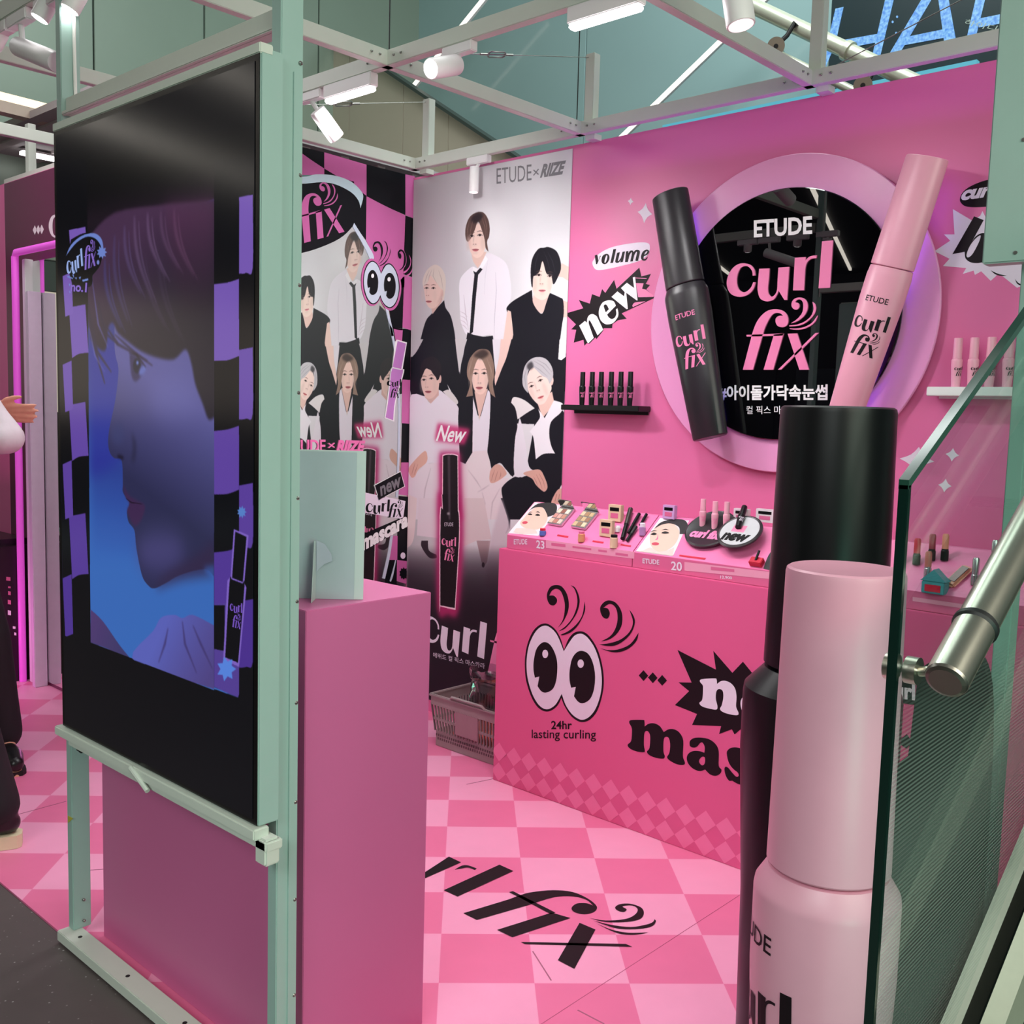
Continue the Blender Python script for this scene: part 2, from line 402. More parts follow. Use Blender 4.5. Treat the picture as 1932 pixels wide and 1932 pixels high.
for a, b in (((1005, 1795), (1040, 1850)), ((22, 1540), (125, 1512)), ((168, 1642), (196, 1640)), ((1090, 1906), (1140, 1932)), ((880, 1480), (1000, 1455))):
    p, q = PF.hit(*a), PF.hit(*b); s_ = MB().bar((p.x, p.y, .0005), (q.x, q.y, .0005), .0035, .0004).build('scuff', mat('scuff_dirt', (170, 92, 120), .7)); s_.parent = fl
FT = dict(
 r=[[ZFL('20,560! 62,540! 185,460! 248,490! 62,572! -20,610!')], [ZFL('215,528! 250,508 285,506 330,522! 320,530! 285,517 250,522')]],
 l=[[ZFL('448,502! 520,535! 230,668! 158,635!')]],
 fi=[[ZFL('260,755! 500,682! 560,660 620,645 730,635 830,645 910,680 955,720 940,748 890,760 840,750 823,728 850,705 900,703 935,715! 900,685 830,667 740,670 650,695 600,712! 330,790!')], [ZFL('720,752! 818,780! 515,880! 435,842!')], [ZFL('498,645! 518,640! 740,752! 715,760!')]],
 x=[[ZFL('865,805! 948,840! 838,1045! 752,1000!')], [ZFL('560,905! 1105,915! 1140,930! 580,916!')]],
 sw=[[ZFL('915,780! 1000,793 1100,786 1150,765 1168,738 1150,718 1115,714 1088,720 1110,735 1095,748 1065,742 1050,725 1075,708 1130,706 1185,725 1200,755 1180,785 1110,800 1000,800')], [ZFL('935,792! 1020,814 1130,827 1210,815 1245,802 1256,786! 1262,800 1235,826 1150,838 1050,832')], [ZFL('950,807! 1030,840 1120,857 1225,855! 1150,867 1060,858')]])
for k, v in FT.items(): art('floor_lettering', PF, v, .0012, M_black, fl)
m = mat('speckled_floor', (86, 76, 76), .55, noise=.10, scale=14, bump=.3)
nt = m.node_tree; vo = nt.nodes.new('ShaderNodeTexVoronoi'); vo.inputs['Scale'].default_value = 55; tc = nt.nodes.new('ShaderNodeTexCoord')
nt.links.new(tc.outputs['Object'], vo.inputs['Vector']); rp = nt.nodes.new('ShaderNodeValToRGB'); rp.color_ramp.elements[0].position = .10; rp.color_ramp.elements[0].color = (1, 1, 1, 1)
rp.color_ramp.elements[1].position = .17; rp.color_ramp.elements[1].color = (0, 0, 0, 1); nt.links.new(vo.outputs['Distance'], rp.inputs[0])
b = nt.nodes['Principled BSDF']; old = b.inputs['Base Color'].links[0].from_socket; mx = nt.nodes.new('ShaderNodeMix'); mx.data_type = 'RGBA'
n2 = nt.nodes.new('ShaderNodeTexNoise'); n2.inputs['Scale'].default_value = 26; nt.links.new(tc.outputs['Object'], n2.inputs['Vector'])
mr = nt.nodes.new('ShaderNodeMapRange'); mr.inputs['From Min'].default_value = .5; mr.inputs['From Max'].default_value = .62; nt.links.new(n2.outputs['Fac'], mr.inputs['Value'])
mm = nt.nodes.new('ShaderNodeMath'); mm.operation = 'MULTIPLY'; nt.links.new(rp.outputs[0], mm.inputs[0]); nt.links.new(mr.outputs[0], mm.inputs[1])
nt.links.new(mm.outputs[0], mx.inputs['Factor']); nt.links.new(old, mx.inputs['A']); mx.inputs['B'].default_value = (.42, .40, .40, 1); nt.links.new(mx.outputs['Result'], b.inputs['Base Color'])
structure(MB().box(-7, 6, -10.9, -1.6405, -.06, -.006).build('floor.001', m))
structure(MB().box(-7, -3.4005, -1.64, 4.2, -.06, -.006).build('floor.002', m))

# ------------------------------------------------------------------ setting: walls of the booth
wb = structure(MB().box(-.957, 2.33, .55, .60, 0, 2.60).build('wall_back', M_pinkwall))
PB = PV(.55)
def wprint(name, shapes, m, off=.0008, parent=None, label=None, depth=0):
    o = art(name, PB, shapes, off, m, parent or wb, depth)
    if label: o['label'] = label
    return o
wprint('starburst_print', [[ZN('52,1275! 340,1190! 270,1058! 445,1115! 480,965! 600,1010! 640,885! 690,945! 830,740! 870,880! 1230,545! 1262,685! 1415,645! 1330,805! 1400,820! 1340,890! 1485,1020! 950,1270! 1030,1355! 890,1380! 805,1440! 800,1505! 665,1505! 660,1540! 550,1680! 535,1650! 440,1750! 400,1740! 360,1785! 345,1690! 190,1735! 230,1530! 150,1525! 225,1445!')]], M_black, label='black starburst print behind the word new')
wprint('lettering', [[ZN('280,1465! 370,1390! 400,1420! 412,1340 450,1292 505,1285 560,1320! 660,1530! 570,1620! 455,1395 430,1400 432,1440! 510,1660! 430,1740! 410,1735!')],
    [ZN('730,1065 650,1100 600,1190 590,1290 620,1380 680,1435 740,1445 820,1420 890,1330 900,1260 885,1190! 860,1210! 868,1280 840,1340 790,1360 745,1330 722,1290! 860,1150! 830,1085 780,1065'), ZN('690,1130 668,1160 700,1255! 750,1205! 720,1145')],
    [ZN('790,1010! 885,922! 990,1000! 1000,935! 940,870! 1035,785! 1150,870! 1128,700! 1165,692! 1205,1065! 1190,1065! 1025,945! 1050,1200! 1030,1205!')]], M_white, .0016)
wprint('pink_fleck', [[ZN('1175,790! 1300,795! 1275,880! 1335,895! 1455,985! 1460,1010! 1215,1015!')], [ZN('1120,1150! 1150,1105 1220,1090 1330,1080! 1130,1172!')], [ZN('1165,705! 1350,715! 1345,722! 1165,715!')]], M_letpink, .0016)
wprint('bubble_print', [[ZN('490,500 500,430 600,320 800,220 1100,160 1280,145 1370,160 1395,200 1390,290 1340,370 1200,450 900,530 650,580 540,575')]], M_lilac, label='pale oval print behind the word volume')
wprint('lettering', [[ZN(t) for t in q] for q in (['525,355! 545,345 568,352 582,440! 608,360! 624,356! 562,492! 545,492!'], ['695,330 650,360 632,420 640,470 680,492 725,470 755,410 755,360 735,332', '712,350 690,400 680,455 690,472 712,430 726,370'], ['820,255! 865,250! 815,470! 770,475!'],
    ['880,310! 925,300! 895,430 905,440 940,390! 965,295! 1005,290! 970,455! 930,462! 935,430! 905,465 870,470 850,450 860,390'], ['1020,290! 1060,280! 1055,320! 1085,280 1125,275 1140,300! 1175,268 1220,268 1240,300 1215,420 1225,432! 1190,440 1170,425 1195,310 1180,300 1150,350! 1130,445! 1088,450! 1115,320 1105,305 1075,350! 1050,455! 1005,458!'], ['1340,262 1290,290 1262,350 1260,400 1285,432 1330,430 1365,385! 1355,380! 1320,412 1300,400 1305,365! 1360,340 1385,300 1375,268', '1350,285 1322,310 1312,342! 1340,325 1360,295'])], M_black, .0016)
for (x, y, a, b_) in ((1190, 380, 5.5, 7), (1217, 402, 14, 19), (1730, 868, 33, 25), (1797, 858, 13, 13), (1783, 916, 13, 13)):
    p = []
    for k in range(4):
        t0 = math.pi / 2 * k + .12
        for r, dt in ((1, 0), (.66, .3), (.54, .785), (.66, 1.27)): p.append((x + a * r * math.cos(t0 + dt), y + b_ * r * math.sin(t0 + dt)))
    wprint('sparkle_print', [[p]], M_lilac)
wprint('starburst_print', [[ZR('305,600! 590,770! 720,705! 755,630! 800,720! 960,560! 1050,760! 1350,640! 1330,900! 1700,1000! 1500,1300! 1800,1600! 1280,1795! 1060,1620! 980,1600! 880,1690! 735,1545! 640,1600! 620,1535! 455,1585! 510,1495! 155,1465! 255,1355! 25,1240! 265,1080! 170,985! 330,985!')]], M_lilac, label='pale starburst print behind a bold black letter')
wprint('lettering', [[ZR('630,710! 775,768! 600,1090! 660,1010 760,965 900,1000 980,1120 940,1280 820,1380 700,1420 580,1410 500,1350 485,1250! 300,1285!'), ZR('720,1000 640,1060 560,1170 515,1290 535,1335 600,1290 680,1150 725,1040')]], M_black, .0016)
wprint('oval_print', [[ZR('415,480 425,400 480,320 600,240 820,160 1100,130 1300,180 1340,330 1200,480 1000,545 800,565 600,570 480,550')]], M_black, .0008)
text('lettering', 'curling', PB, ZR.pt(425, 460), ZR.pt(1330, 330), ZR.pt(470, 255), .0016, M_lilac, wb, .05, .2)
wprint('lash_print', [[ZR('880,1530! 1000,1585 1125,1610! 1050,1615 950,1590')], [ZR('1250,1660! 1300,1720 1400,1765! 1390,1780! 1290,1740')]], M_black, .0018)

# ------------------------------------------------------------------ poster on the back wall (flat print)
PP = PV(.546)
rect = (PP.px(781, 331)[0], .086, .06, 2.588)
A = Paint(PP, rect, 560, 1440, (205, 203, 208))
full = [(700, 200), (1200, 200), (1200, 1500), (700, 1500)]
A.grad(full, (785, 420), (176, 168, 174), (1010, 430), (222, 220, 226))
A.fill([(700, 200), (1200, 200), (1200, 330), (700, 340)], (196, 193, 198), .7, 40)
A.fill(ZA.el(800, 320, 240, 330), (240, 239, 243), .7, 34); A.fill(ZA.el(1500, 800, 330, 380), (236, 235, 240), .6, 34)
DK = (24, 22, 32)
# standing row
A.fill(ZA('490,900 520,800 630,700 700,715 780,560 900,590 990,660 1030,780 1050,1000 1010,1150 990,1300 960,1500 930,1650 890,1850! 860,1850! 870,1640 850,1440 700,1450 600,1410 560,1420 510,1300 500,1200 495,1050'), (232, 226, 236))
A.line([ZA.pt(*p) for p in ((880, 760), (890, 950), (870, 1250), (865, 1480))], 1.4, (196, 188, 204), .8); A.line([ZA.pt(*p) for p in ((540, 1000), (560, 1200), (590, 1380))], 1.6, (196, 182, 196), .8)
A.line([ZA.pt(*p) for p in ((800, 620), (770, 800), (760, 1000))], 1.0, (210, 204, 216), .8)
for k in range(4): A.line([ZA.pt(500, 1180 + k * 45), ZA.pt(545, 1200 + k * 45), ZA.pt(580, 1240 + k * 45)], 1.2, (188, 172, 186), .8)
A.fill(ZA('580,1405! 640,1430! 750,1452! 852,1440! 862,1600 850,1932! 500,1932! 530,1680'), DK)
SK = (238, 208, 198)
A.fill(ZA('620,540! 640,640 690,715! 740,640 785,540!'), (226, 192, 182)); 
A.fill(ZA('585,400 600,500 622,560 655,598 695,605 740,570 770,500 785,420 760,330 680,220 600,330'), SK)
A.fill(ZA('640,700! 690,722! 660,770! 630,760!'), (240, 236, 242)); A.fill(ZA('700,720! 770,580! 800,620! 740,720! 720,760!'), (244, 240, 246))
A.fill(ZA('640,745! 672,762! 715,712! 742,728! 700,780! 655,785!'), DK); A.fill(ZA('655,780! 695,778! 672,1000! 638,1400! 600,1432! 605,1390! 632,1000!'), DK)
def strands(v, pts, col, w=1.0, al=.5):
    for q in pts: A.line([v.pt(*p) for p in q], w, col, al)
HB = (92, 70, 66)
A.fill(ZA('555,330 570,240 610,160 680,118 750,120 800,190 818,290 810,380 795,410 790,450 805,540! 775,500 765,420 745,340 695,215 660,300 625,380 590,430 565,410'), HB)
A.fill(ZA('620,180 690,122 745,150 700,220 640,230'), (44, 36, 40), .9, 3)
strands(ZA, [((600, 210), (580, 300), (585, 400)), ((640, 200), (615, 300), (605, 380)), ((760, 160), (785, 260), (790, 370)), ((735, 180), (765, 270), (775, 380))], (158, 128, 116), 1.3)
def feat(v, e1, e2, n, mo, sk, lip=(186, 106, 112), s=1., tilt=0):
    ex, ey = math.cos(tilt), math.sin(tilt); o = lambda c, dx, dy: (c[0] + dx * ex - dy * ey, c[1] + dx * ey + dy * ex)
    dk_ = tuple(k * .84 for k in sk)
    for g in (-1, 1): A.fill(v.el(*o(mo, g * 78 * s, -70 * s), 22 * s, 80 * s, tilt), dk_, .35, 3)
    for k, e in enumerate((e1, e2)):
        A.fill(v.el(e[0], e[1] - 2 * s, 30 * s, 18 * s, tilt), dk_, .4, 2)
        A.fill(v.el(e[0], e[1], 25 * s, 9 * s, tilt), (230, 216, 214), .9); A.fill(v.el(e[0], e[1], 12 * s, 11 * s, tilt), (40, 26, 26))
        A.line([v.pt(*o(e, -28 * s, 4 * s)), v.pt(*o(e, 0, -10 * s)), v.pt(*o(e, 29 * s, 2 * s))], 1.9 * s, (40, 26, 28), .95)
        A.line([v.pt(*o(e, -32 * s, -36 * s)), v.pt(*o(e, 2 * s, -46 * s)), v.pt(*o(e, 34 * s, -38 * s))], 1.9 * s, (96, 70, 66), .7)
    A.line([v.pt(*o(n, -6 * s, -100 * s)), v.pt(*o(n, -12 * s, -40 * s)), v.pt(*o(n, -14 * s, -8 * s))], 2.0 * s, tuple(k * .80 for k in sk), .6, 1)
    for g in (-11, 13): A.fill(v.el(*o(n, g * s, 4 * s), 8 * s, 5 * s, tilt), (150, 100, 96), .8)
    A.fill(v.el(*o(n, 0, 12 * s), 26 * s, 8 * s, tilt), dk_, .6, 2)
    A.fill(v.el(mo[0], mo[1], 38 * s, 11 * s, tilt), lip, .95); A.fill(v.el(*o(mo, 0, 9 * s), 26 * s, 10 * s, tilt), tuple(min(255, k * 1.1) for k in lip), .95)
    A.line([v.pt(*o(mo, -38 * s, 0)), v.pt(*o(mo, 0, 3 * s)), v.pt(*o(mo, 38 * s, 0))], 1.6 * s, (110, 48, 58), .9); A.fill(v.el(*o(mo, 0, 34 * s), 30 * s, 8 * s, tilt), dk_, .5, 2)
feat(ZA, (625, 372), (712, 362), (655, 455), (665, 518), SK)
A.fill(ZA('585,400 605,500 640,585 625,480 610,400'), (222, 184, 176), .6, 3)
# blond man at the left
A.fill(ZA('-40,1700 25,1620 60,1540 130,1290 200,1200 330,1060! 345,1140 400,1230 440,1400 460,1600 480,1760 500,1932! -40,1932!'), DK)
A.fill(ZA('190,1130! 205,1210! 300,1080! 320,1020!'), (196, 160, 152)); A.fill(ZA('108,870 115,960 130,1060 150,1115 185,1148 240,1135 290,1060 312,960 300,880 200,790'), (216, 184, 176))
A.fill(ZA('98,890 105,820 150,730 230,678 300,715 340,800 347,890 335,1000 325,1065! 308,1040 312,955 285,925 262,890 205,820 180,790 155,860 118,905'), (206, 192, 184))
strands(ZA, [((170, 740), (140, 810), (120, 880)), ((220, 720), (210, 800), (250, 880)), ((270, 740), (300, 830), (315, 930)), ((200, 730), (170, 800), (160, 850))], (140, 124, 122), 1.2)
feat(ZA, (142, 930), (214, 930), (150, 1005), (165, 1072), SK, (162, 100, 104), .85); A.fill(ZA.el(305, 985, 16, 40), (214, 176, 168))
A.fill(ZA('250,1100 310,960 300,880 320,1010'), (180, 148, 142), .6, 3)
# black-haired man at the right
A.fill(ZA('1560,1260! 1665,1260! 1650,1640! 1600,1700! 1555,1690!'), (240, 238, 244)); A.fill(ZA('1590,660! 1700,720! 1700,880! 1600,815! 1540,805!'), (232, 196, 186))
A.fill(ZA('1600,1060! 1690,1090! 1690,1250! 1600,1240!'), (228, 190, 180))
A.fill(ZA('1000,1170! 1005,1130 1080,1060 1270,950! 1285,1080 1340,1180 1385,1200 1420,1100 1460,980! 1570,1030 1605,1060 1612,1200 1590,1350 1560,1600 1560,1700! 1680,1640! 1700,1932! 900,1932! 1000,1700 1062,1450 1058,1350'), DK)
A.fill(ZA('1010,1165! 985,1330 962,1500 925,1750 880,1932! 905,1932! 1000,1700 1062,1470 1068,1395 1045,1180!'), (234, 200, 190))
A.fill(ZB('1050,0! 1160,0! 1120,170 1060,310 1000,480! 970,480! 1010,330 1040,150'), (232, 198, 190))
A.fill(ZA('1288,990! 1280,1080 1340,1180 1388,1192 1420,1100 1455,1000!'), (226, 190, 182)); A.fill(ZA('1272,860 1280,960 1302,1020 1380,1058 1450,1010 1490,900 1505,800 1400,630 1300,760'), (240, 212, 202))
A.fill(ZA('1258,720 1280,600 1340,510 1400,497 1450,490 1530,530 1572,620 1582,720 1550,810 1502,890 1478,800 1425,770 1385,640 1352,750 1310,795 1285,810 1278,920 1262,880'), (28, 26, 34))
strands(ZA, [((1340, 560), (1310, 660), (1300, 760)), ((1440, 540), (1490, 640), (1520, 760)), ((1400, 540), (1440, 640), (1460, 730))], (72, 70, 84), 1.2)
feat(ZA, (1345, 790), (1462, 800), (1372, 880), (1380, 955), SK, (206, 128, 136))
# seated row
A.fill(ZB('100,120! 230,0! 560,0! 600,370! 690,0! 960,0! 1000,380 1060,310 1150,0! 1745,0! 1700,800 1200,900 640,760 420,600 100,640'), DK)
A.fill(ZB('560,0! 690,0! 640,170 612,378! 580,170'), (200, 194, 198)); A.fill(ZB('90,0! 220,0! 150,130 95,195!'), (182, 174, 180)); A.fill(ZB('960,0! 1070,0! 1045,180 995,380! 975,200'), (226, 220, 230))
A.fill(ZB('1050,0! 1165,0! 1110,200 1060,320 990,500! 985,400 1030,200'), (232, 198, 190)); A.fill(ZB('1680,0! 1765,0! 1745,190! 1700,225! 1665,215!'), (242, 240, 246))
A.fill(ZB('430,560! 500,545 590,660 570,700 500,640'), (214, 206, 208)); A.fill(ZB('475,480! 520,560! 500,560!'), (222, 216, 220))
A.fill(ZB('60,660 240,612! 300,685 380,540! 420,560 520,650 590,720 610,830 612,1180 600,1320 380,1330 250,1340 60,1500!'), (224, 214, 226))
A.fill(ZB('1160,680! 1190,620 1300,650 1415,740! 1330,790 1230,860! 1205,740'), (226, 220, 222))
A.fill(ZB('600,720 730,620! 758,640 770,760 760,1200 670,1335! 612,1310!'), DK); A.fill(ZB('930,560! 990,630 1150,720 1215,840 1225,1000 1195,1450 1110,1400 1040,1325 950,1385! 905,1180 935,700'), DK)
A.fill(ZB('752,620! 820,880! 912,540! 940,620 925,1000 905,1200! 745,1210!'), (226, 218, 230)); A.fill(ZB('668,1340! 750,1205! 900,1190! 945,1370 915,1480! 1140,1490! 1070,1620 1120,1850 1135,1932! 640,1932! 636,1340!'), (226, 212, 218))
A.fill(ZB('60,1500! 250,1335! 390,1320! 430,1600 425,1932! 60,1932!'), (224, 210, 220))
A.fill(ZB('1130,1932! 1060,1650 1085,1560 1200,1475 1300,1470 1340,1300 1440,740! 1640,700 1730,790! 1730,1500! 1600,1760! 1570,1932!'), DK)
# -- faces of the seated row
A.fill(ZB('235,620! 300,690! 385,600! 385,500!'), (206, 168, 162)); A.fill(ZB('193,420 200,500 215,560 240,615 288,640 340,612 380,540 388,440 340,360 240,310 205,360'), (220, 184, 176))
A.fill(ZB.el(397, 425, 17, 46), (214, 174, 166))
A.fill(ZB('190,430 188,330 205,250 255,200 330,188 400,250 412,340 385,430! 365,440 355,410 320,365 290,320 245,318 215,380'), (34, 26, 34))
feat(ZB, (226, 436), (306, 422), (255, 510), (272, 562), SK, (158, 84, 92), .9)
A.fill(ZB('768,560! 820,860! 912,530!'), (222, 184, 174)); A.fill(ZB('742,380 748,480 768,545 800,580 832,592 872,572 905,500 915,400 885,280 835,205 785,230'), (236, 200, 190))
A.fill(ZB('678,620! 722,480 690,400 690,300 722,200 790,122 860,103 930,130 972,250 982,380 965,480 992,625! 935,570 912,430 890,310 842,213 800,220 757,340 742,460 752,605!'), (142, 116, 104))
A.fill(ZB('760,170 860,108 920,160 850,210 800,200'), (58, 46, 46), .9, 3)
strands(ZB, [((750, 200), (715, 330), (720, 480)), ((730, 230), (700, 360), (715, 560)), ((900, 200), (945, 330), (945, 500)), ((930, 240), (960, 380), (960, 560))], (188, 162, 146), 1.4)
feat(ZB, (780, 368), (872, 366), (820, 465), (820, 520), SK, (166, 92, 98))
A.fill(ZB('1440,680! 1500,845! 1625,690! 1600,560!'), (230, 194, 184)); A.fill(ZB('1330,440 1340,380 1390,300 1500,360 1560,420 1595,520 1565,600 1522,680 1470,702 1430,682 1372,612 1342,545'), (242, 214, 206))
A.fill(ZB.el(1598, 450, 17, 46, .1), (236, 200, 192))
A.fill(ZB('1283,480 1285,380 1312,280 1372,213 1450,190 1532,210 1590,280 1612,360 1602,430 1572,480! 1545,420 1490,390 1400,305 1352,330 1335,420 1345,580! 1308,540'), (190, 186, 192))
A.fill(ZB('1330,280 1380,240 1400,300 1350,330'), (60, 56, 62), .9, 2)
strands(ZB, [((1400, 230), (1500, 290), (1580, 380)), ((1440, 220), (1530, 270), (1595, 350)), ((1330, 300), (1305, 400), (1320, 520)), ((1380, 270), (1470, 330), (1550, 400))], (128, 122, 132), 1.5)
feat(ZB, (1380, 505), (1475, 442), (1448, 545), (1478, 620), SK, (212, 122, 122), .95, -.35)
A.fill(ZB('1448,740! 1520,845! 1620,655! 1700,680 1722,720 1690,790 1590,885 1570,1020 1592,1145 1632,1225! 1510,1230 1425,1288! 1400,1060 1360,990! 1430,900 1470,830'), (236, 232, 240))
A.fill(ZB('1252,840! 1230,940 1200,1100 1195,1445 1300,1470 1420,1420 1352,1360 1312,1100 1272,900'), (228, 222, 232))
# hands
def hand(v, txt, fing):
    A.fill(v(txt), (214, 166, 154))
    for q in fing: A.line([v.pt(*p) for p in q], .9, (150, 96, 92), .8)
hand(ZB, '60,1400 100,1330 230,1200 262,1250 250,1325 165,1400 130,1470 90,1480', [((130, 1330), (110, 1400), (95, 1450)), ((160, 1340), (140, 1400), (120, 1455))])
hand(ZB, '928,1490 942,1400 1000,1340 1062,1360 1112,1430 1090,1470 1000,1530 945,1540', [((985, 1400), (960, 1470), (950, 1520)), ((1020, 1410), (1000, 1470), (985, 1525)), ((1050, 1420), (1050, 1460), (1030, 1500))])
hand(ZB, '1290,1440 1380,1405 1470,1400 1520,1480 1552,1580 1525,1632 1490,1622 1425,1560 1385,1495', [((1430, 1450), (1470, 1530), (1495, 1610)), ((1460, 1440), (1505, 1520), (1525, 1600)), ((1400, 1470), (1430, 1530), (1450, 1580))])
hand(ZB, '1590,1765 1650,1625 1710,1610 1710,1745', [((1650, 1660), (1630, 1740)), ((1680, 1660), (1665, 1740))])
# folds and feet, floor fade
for q in (((300, 1380), (240, 1600), (200, 1932)), ((850, 1640), (880, 1760), (870, 1932)), ((700, 1400), (790, 1520), (840, 1600)), ((930, 1560), (870, 1600), (800, 1640)), ((1040, 1600), (960, 1750), (940, 1932))):
    A.line([ZB.pt(*p) for p in q], 1.6, (176, 158, 170), .8, 1)
A.fill(ZC('20,-40! 60,-40! 150,0! 130,330 95,490 0,560!'), (226, 206, 208)); A.fill(ZC('1050,0! 1160,0! 1150,320! 1100,380 1130,250'), DK)
A.fill(ZC('150,400! 400,430! 400,0! 170,0!'), (222, 206, 216)); A.fill(ZC('200,455! 270,455! 280,560 360,605! 360,640 280,635 200,520'), (52, 40, 48))
A.fill(ZC('660,0! 870,0! 950,440! 790,455! 640,520!'), (216, 198, 202)); A.fill(ZC('790,455! 940,455! 905,680! 870,735! 845,690!'), (170, 146, 150)); A.fill(ZC.el(862, 715, 16, 28), (34, 24, 32))
A.fill(ZC('940,440! 1060,0! 1160,320! 1100,900 940,960 890,900'), (206, 192, 202), .9, 4)
for k in range(26):
    y = 520 + k * 28; A.fill([ZC.pt(-200, y), ZC.pt(2200, y), ZC.pt(2200, 4600), ZC.pt(-200, 4600)], (26, 14, 26), .115, 6)
# painted mascara with its pink glow
gl = ZB('395,1215! 615,1215! 640,1932! 640,1932! 395,1932!'); glc = ZC('380,-60! 600,-60! 625,150 640,250 640,520 590,1215 480,1235 375,1190 375,200')
for bl, al in ((16, .75), (7, .85)): A.fill(gl, (178, 40, 104), al, bl); A.fill(glc, (178, 40, 104), al, bl)
A.fill(ZB('424,1240! 468,1228 548,1229 594,1244! 600,1932! 418,1932!'), (246, 206, 222)); A.fill(ZC('415,-40! 592,-40! 590,110! 608,170 608,500 565,1188! 550,1196 400,1160! 392,1150 395,180 425,110!'), (246, 206, 222))
A.fill(ZB('432,1252! 470,1240 545,1241 585,1254! 590,1932! 428,1932!'), (30, 20, 28)); A.fill(ZC('422,-40! 583,-40! 580,125! 600,190 598,500 556,1178! 402,1148! 405,190 430,125!'), (26, 16, 24))
A.fill(ZB('482,1245! 505,1243! 512,1932! 490,1932!'), (84, 72, 82), .8, 2); A.fill(ZC.el(488, 165, 16, 12), (200, 190, 196), .9, 2)
for bl in (9, 4): A.fill(ZB('345,1085! 375,905! 480,925! 720,965! 660,1125!'), (196, 52, 112), .7, bl)
poster = thing('poster', 'tall group poster of seven young men in black and white on the back wall', 'poster', (-.41, .546, .06))
A.panel('sheet', poster, 0, .003, print_mat('poster_print', A.image('poster_print'), .5))
text('lettering', 'ETUDE', PP, ZC.pt(448, 300), ZC.pt(542, 300), ZC.pt(448, 262), .0006, M_lilac, poster)
q = PP.px(*ZC.pt(492, 540)); logo('logo', PP, q[0], q[1], .105, .0006, M_letpink, poster, sx=.95, sy=1.05)
text('lettering', 'New', PP, ZB.pt(355, 1085), ZB.pt(665, 1105), ZB.pt(385, 920), .0006, M_white, poster, .02, .22)
text('lettering', 'ETUDE', PP, (937, 347), (1003, 340), (937, 318), .0006, M_grey, poster)
text('lettering', '×', PP, (1006, 336), (1017, 334), (1006, 320), .0006, M_grey, poster)
text('lettering', 'RIIZE', PP, (1019, 334), (1064, 327), (1023, 310), .0006, M_grey, poster, .05, .2)
q = PP.px(*ZC.pt(520, 1440)); q2 = PP.px(*ZC.pt(850, 1300)); logo('lettering', PP, q[0] + .01, q[1] - .005, .44, .0006, M_lilac, poster, 'curl', rot=-.07)
q = PP.px(*ZC.pt(1080, 1560)); logo('lettering', PP, q[0] + .085, q[1], .36, .0006, M_letpink, poster, 'fix')
text('lettering', '에뛰드 컬 픽스 마스카라', PP, ZC.pt(325, 1700), ZC.pt(880, 1825), ZC.pt(325, 1650), .0006, M_lilac, poster)

# ------------------------------------------------------------------ left wall of the bay: mirror with a printed border
wl = structure(MB().box(-.957, -.913, -.60, .55, 0, 2.605).build('wall_left', M_pinkwall))
PM = PU(-.907)
mg = MB().box(-.913, -.907, -.58, .548, .05, 2.60).build('mirror', M_mirror, wl)
def mprint(name, shapes, m, off=.0008, label=None):
    o = art(name, PM, shapes, off, m, wl)
    if label: o['label'] = label
    return o
M_mpink = mat('mirror_pink_print', (196, 98, 160), .4, noise=.02); M_mblk = mat('mirror_black_print', (14, 14, 20), .5, noise=.02, spec=.2); M_mlil = mat('mirror_pale_print', (196, 204, 222), .45, noise=.02)
M_mtxt = mat('mirror_pink_text', (232, 118, 176), .4, noise=.02); M_mpur = mat('mirror_purple_print', (190, 124, 196), .4, noise=.02)
mprint('checker_print', [[ZD('-700,-500! 50,105! 170,190 285,265! 285,332! 40,332! -700,332!')], [ZD('285,95! 725,225! 725,550! 620,470 480,380 380,322! 285,265!')], [ZD('725,553! 920,655 1130,752! 1120,1500! 960,1560! 720,1010!')], [ZD('1130,325! 1228,345! 1220,785! 1130,748!')], [ZD('1110,1382! 1215,1400! 1214,1932! 1215,1960! 1100,1920!')]], M_mpink)
mprint('checker_print', [[ZD('-700,-560! 50,40! 285,95! 285,265! 170,190 50,105! -700,-400!')], [ZD('725,222! 1130,325! 1130,748! 920,655 725,552!')], [ZD('1130,755! 1220,788! 1217,1400! 1108,1365!')], [ZD('285,265! 380,322! 480,380 620,470 725,550! 720,1010! 600,850! 595,400! 285,330!')], [ZD('960,1560! 1118,1380! 1100,1932! 990,1932! 960,1720!')]], M_mblk)
# right column under the eyes, read from the lower close-up
mprint('checker_print', [[ZE('640,0! 730,0! 725,12! 660,-10!')], [ZE('665,0! 728,0! 722,100! 680,90!')], [ZE('725,350! 790,355! 785,655! 720,650!')], [ZE('718,920! 785,920! 780,1150! 700,1140!')], [ZE('640,1420! 692,1425! 690,1590! 635,1590!')], [ZE('688,1590! 772,1600! 768,1760! 686,1735!')]], M_mpink)
mprint('checker_print', [[ZE('722,0! 798,8! 792,355! 722,345! 690,330! 680,90!')], [ZE('722,650! 787,655! 784,920! 716,920!')], [ZE('700,1150! 782,1158! 775,1600! 692,1595! 690,1425!')], [ZE('635,1590! 690,1590! 686,1760! 600,1760!')]], M_mblk, .0006)
mprint('oval_print', [[ZD('-900,600! -600,420 -300,390 50,425 200,405 380,425 520,480 620,560 665,680! 690,530 700,850! 600,845! 480,970 300,1065 50,1145 -300,1190 -700,1150')]], M_mblk, .0012, 'black oval print behind the word mark')
mprint('arc_print', [[ZD('-800,420! -300,330 50,352 200,326 400,340 560,400 660,490 690,560 660,680! 640,600 560,510 400,430 250,408 50,422 -300,400')]], mat('ice_print', (190, 212, 222), .45), .0018)
q = PM.px(*ZD.pt(238, 708)); logo('logo', PM, q[0], q[1], .262, .002, M_mpink, wl, 'fix', rot=.36)
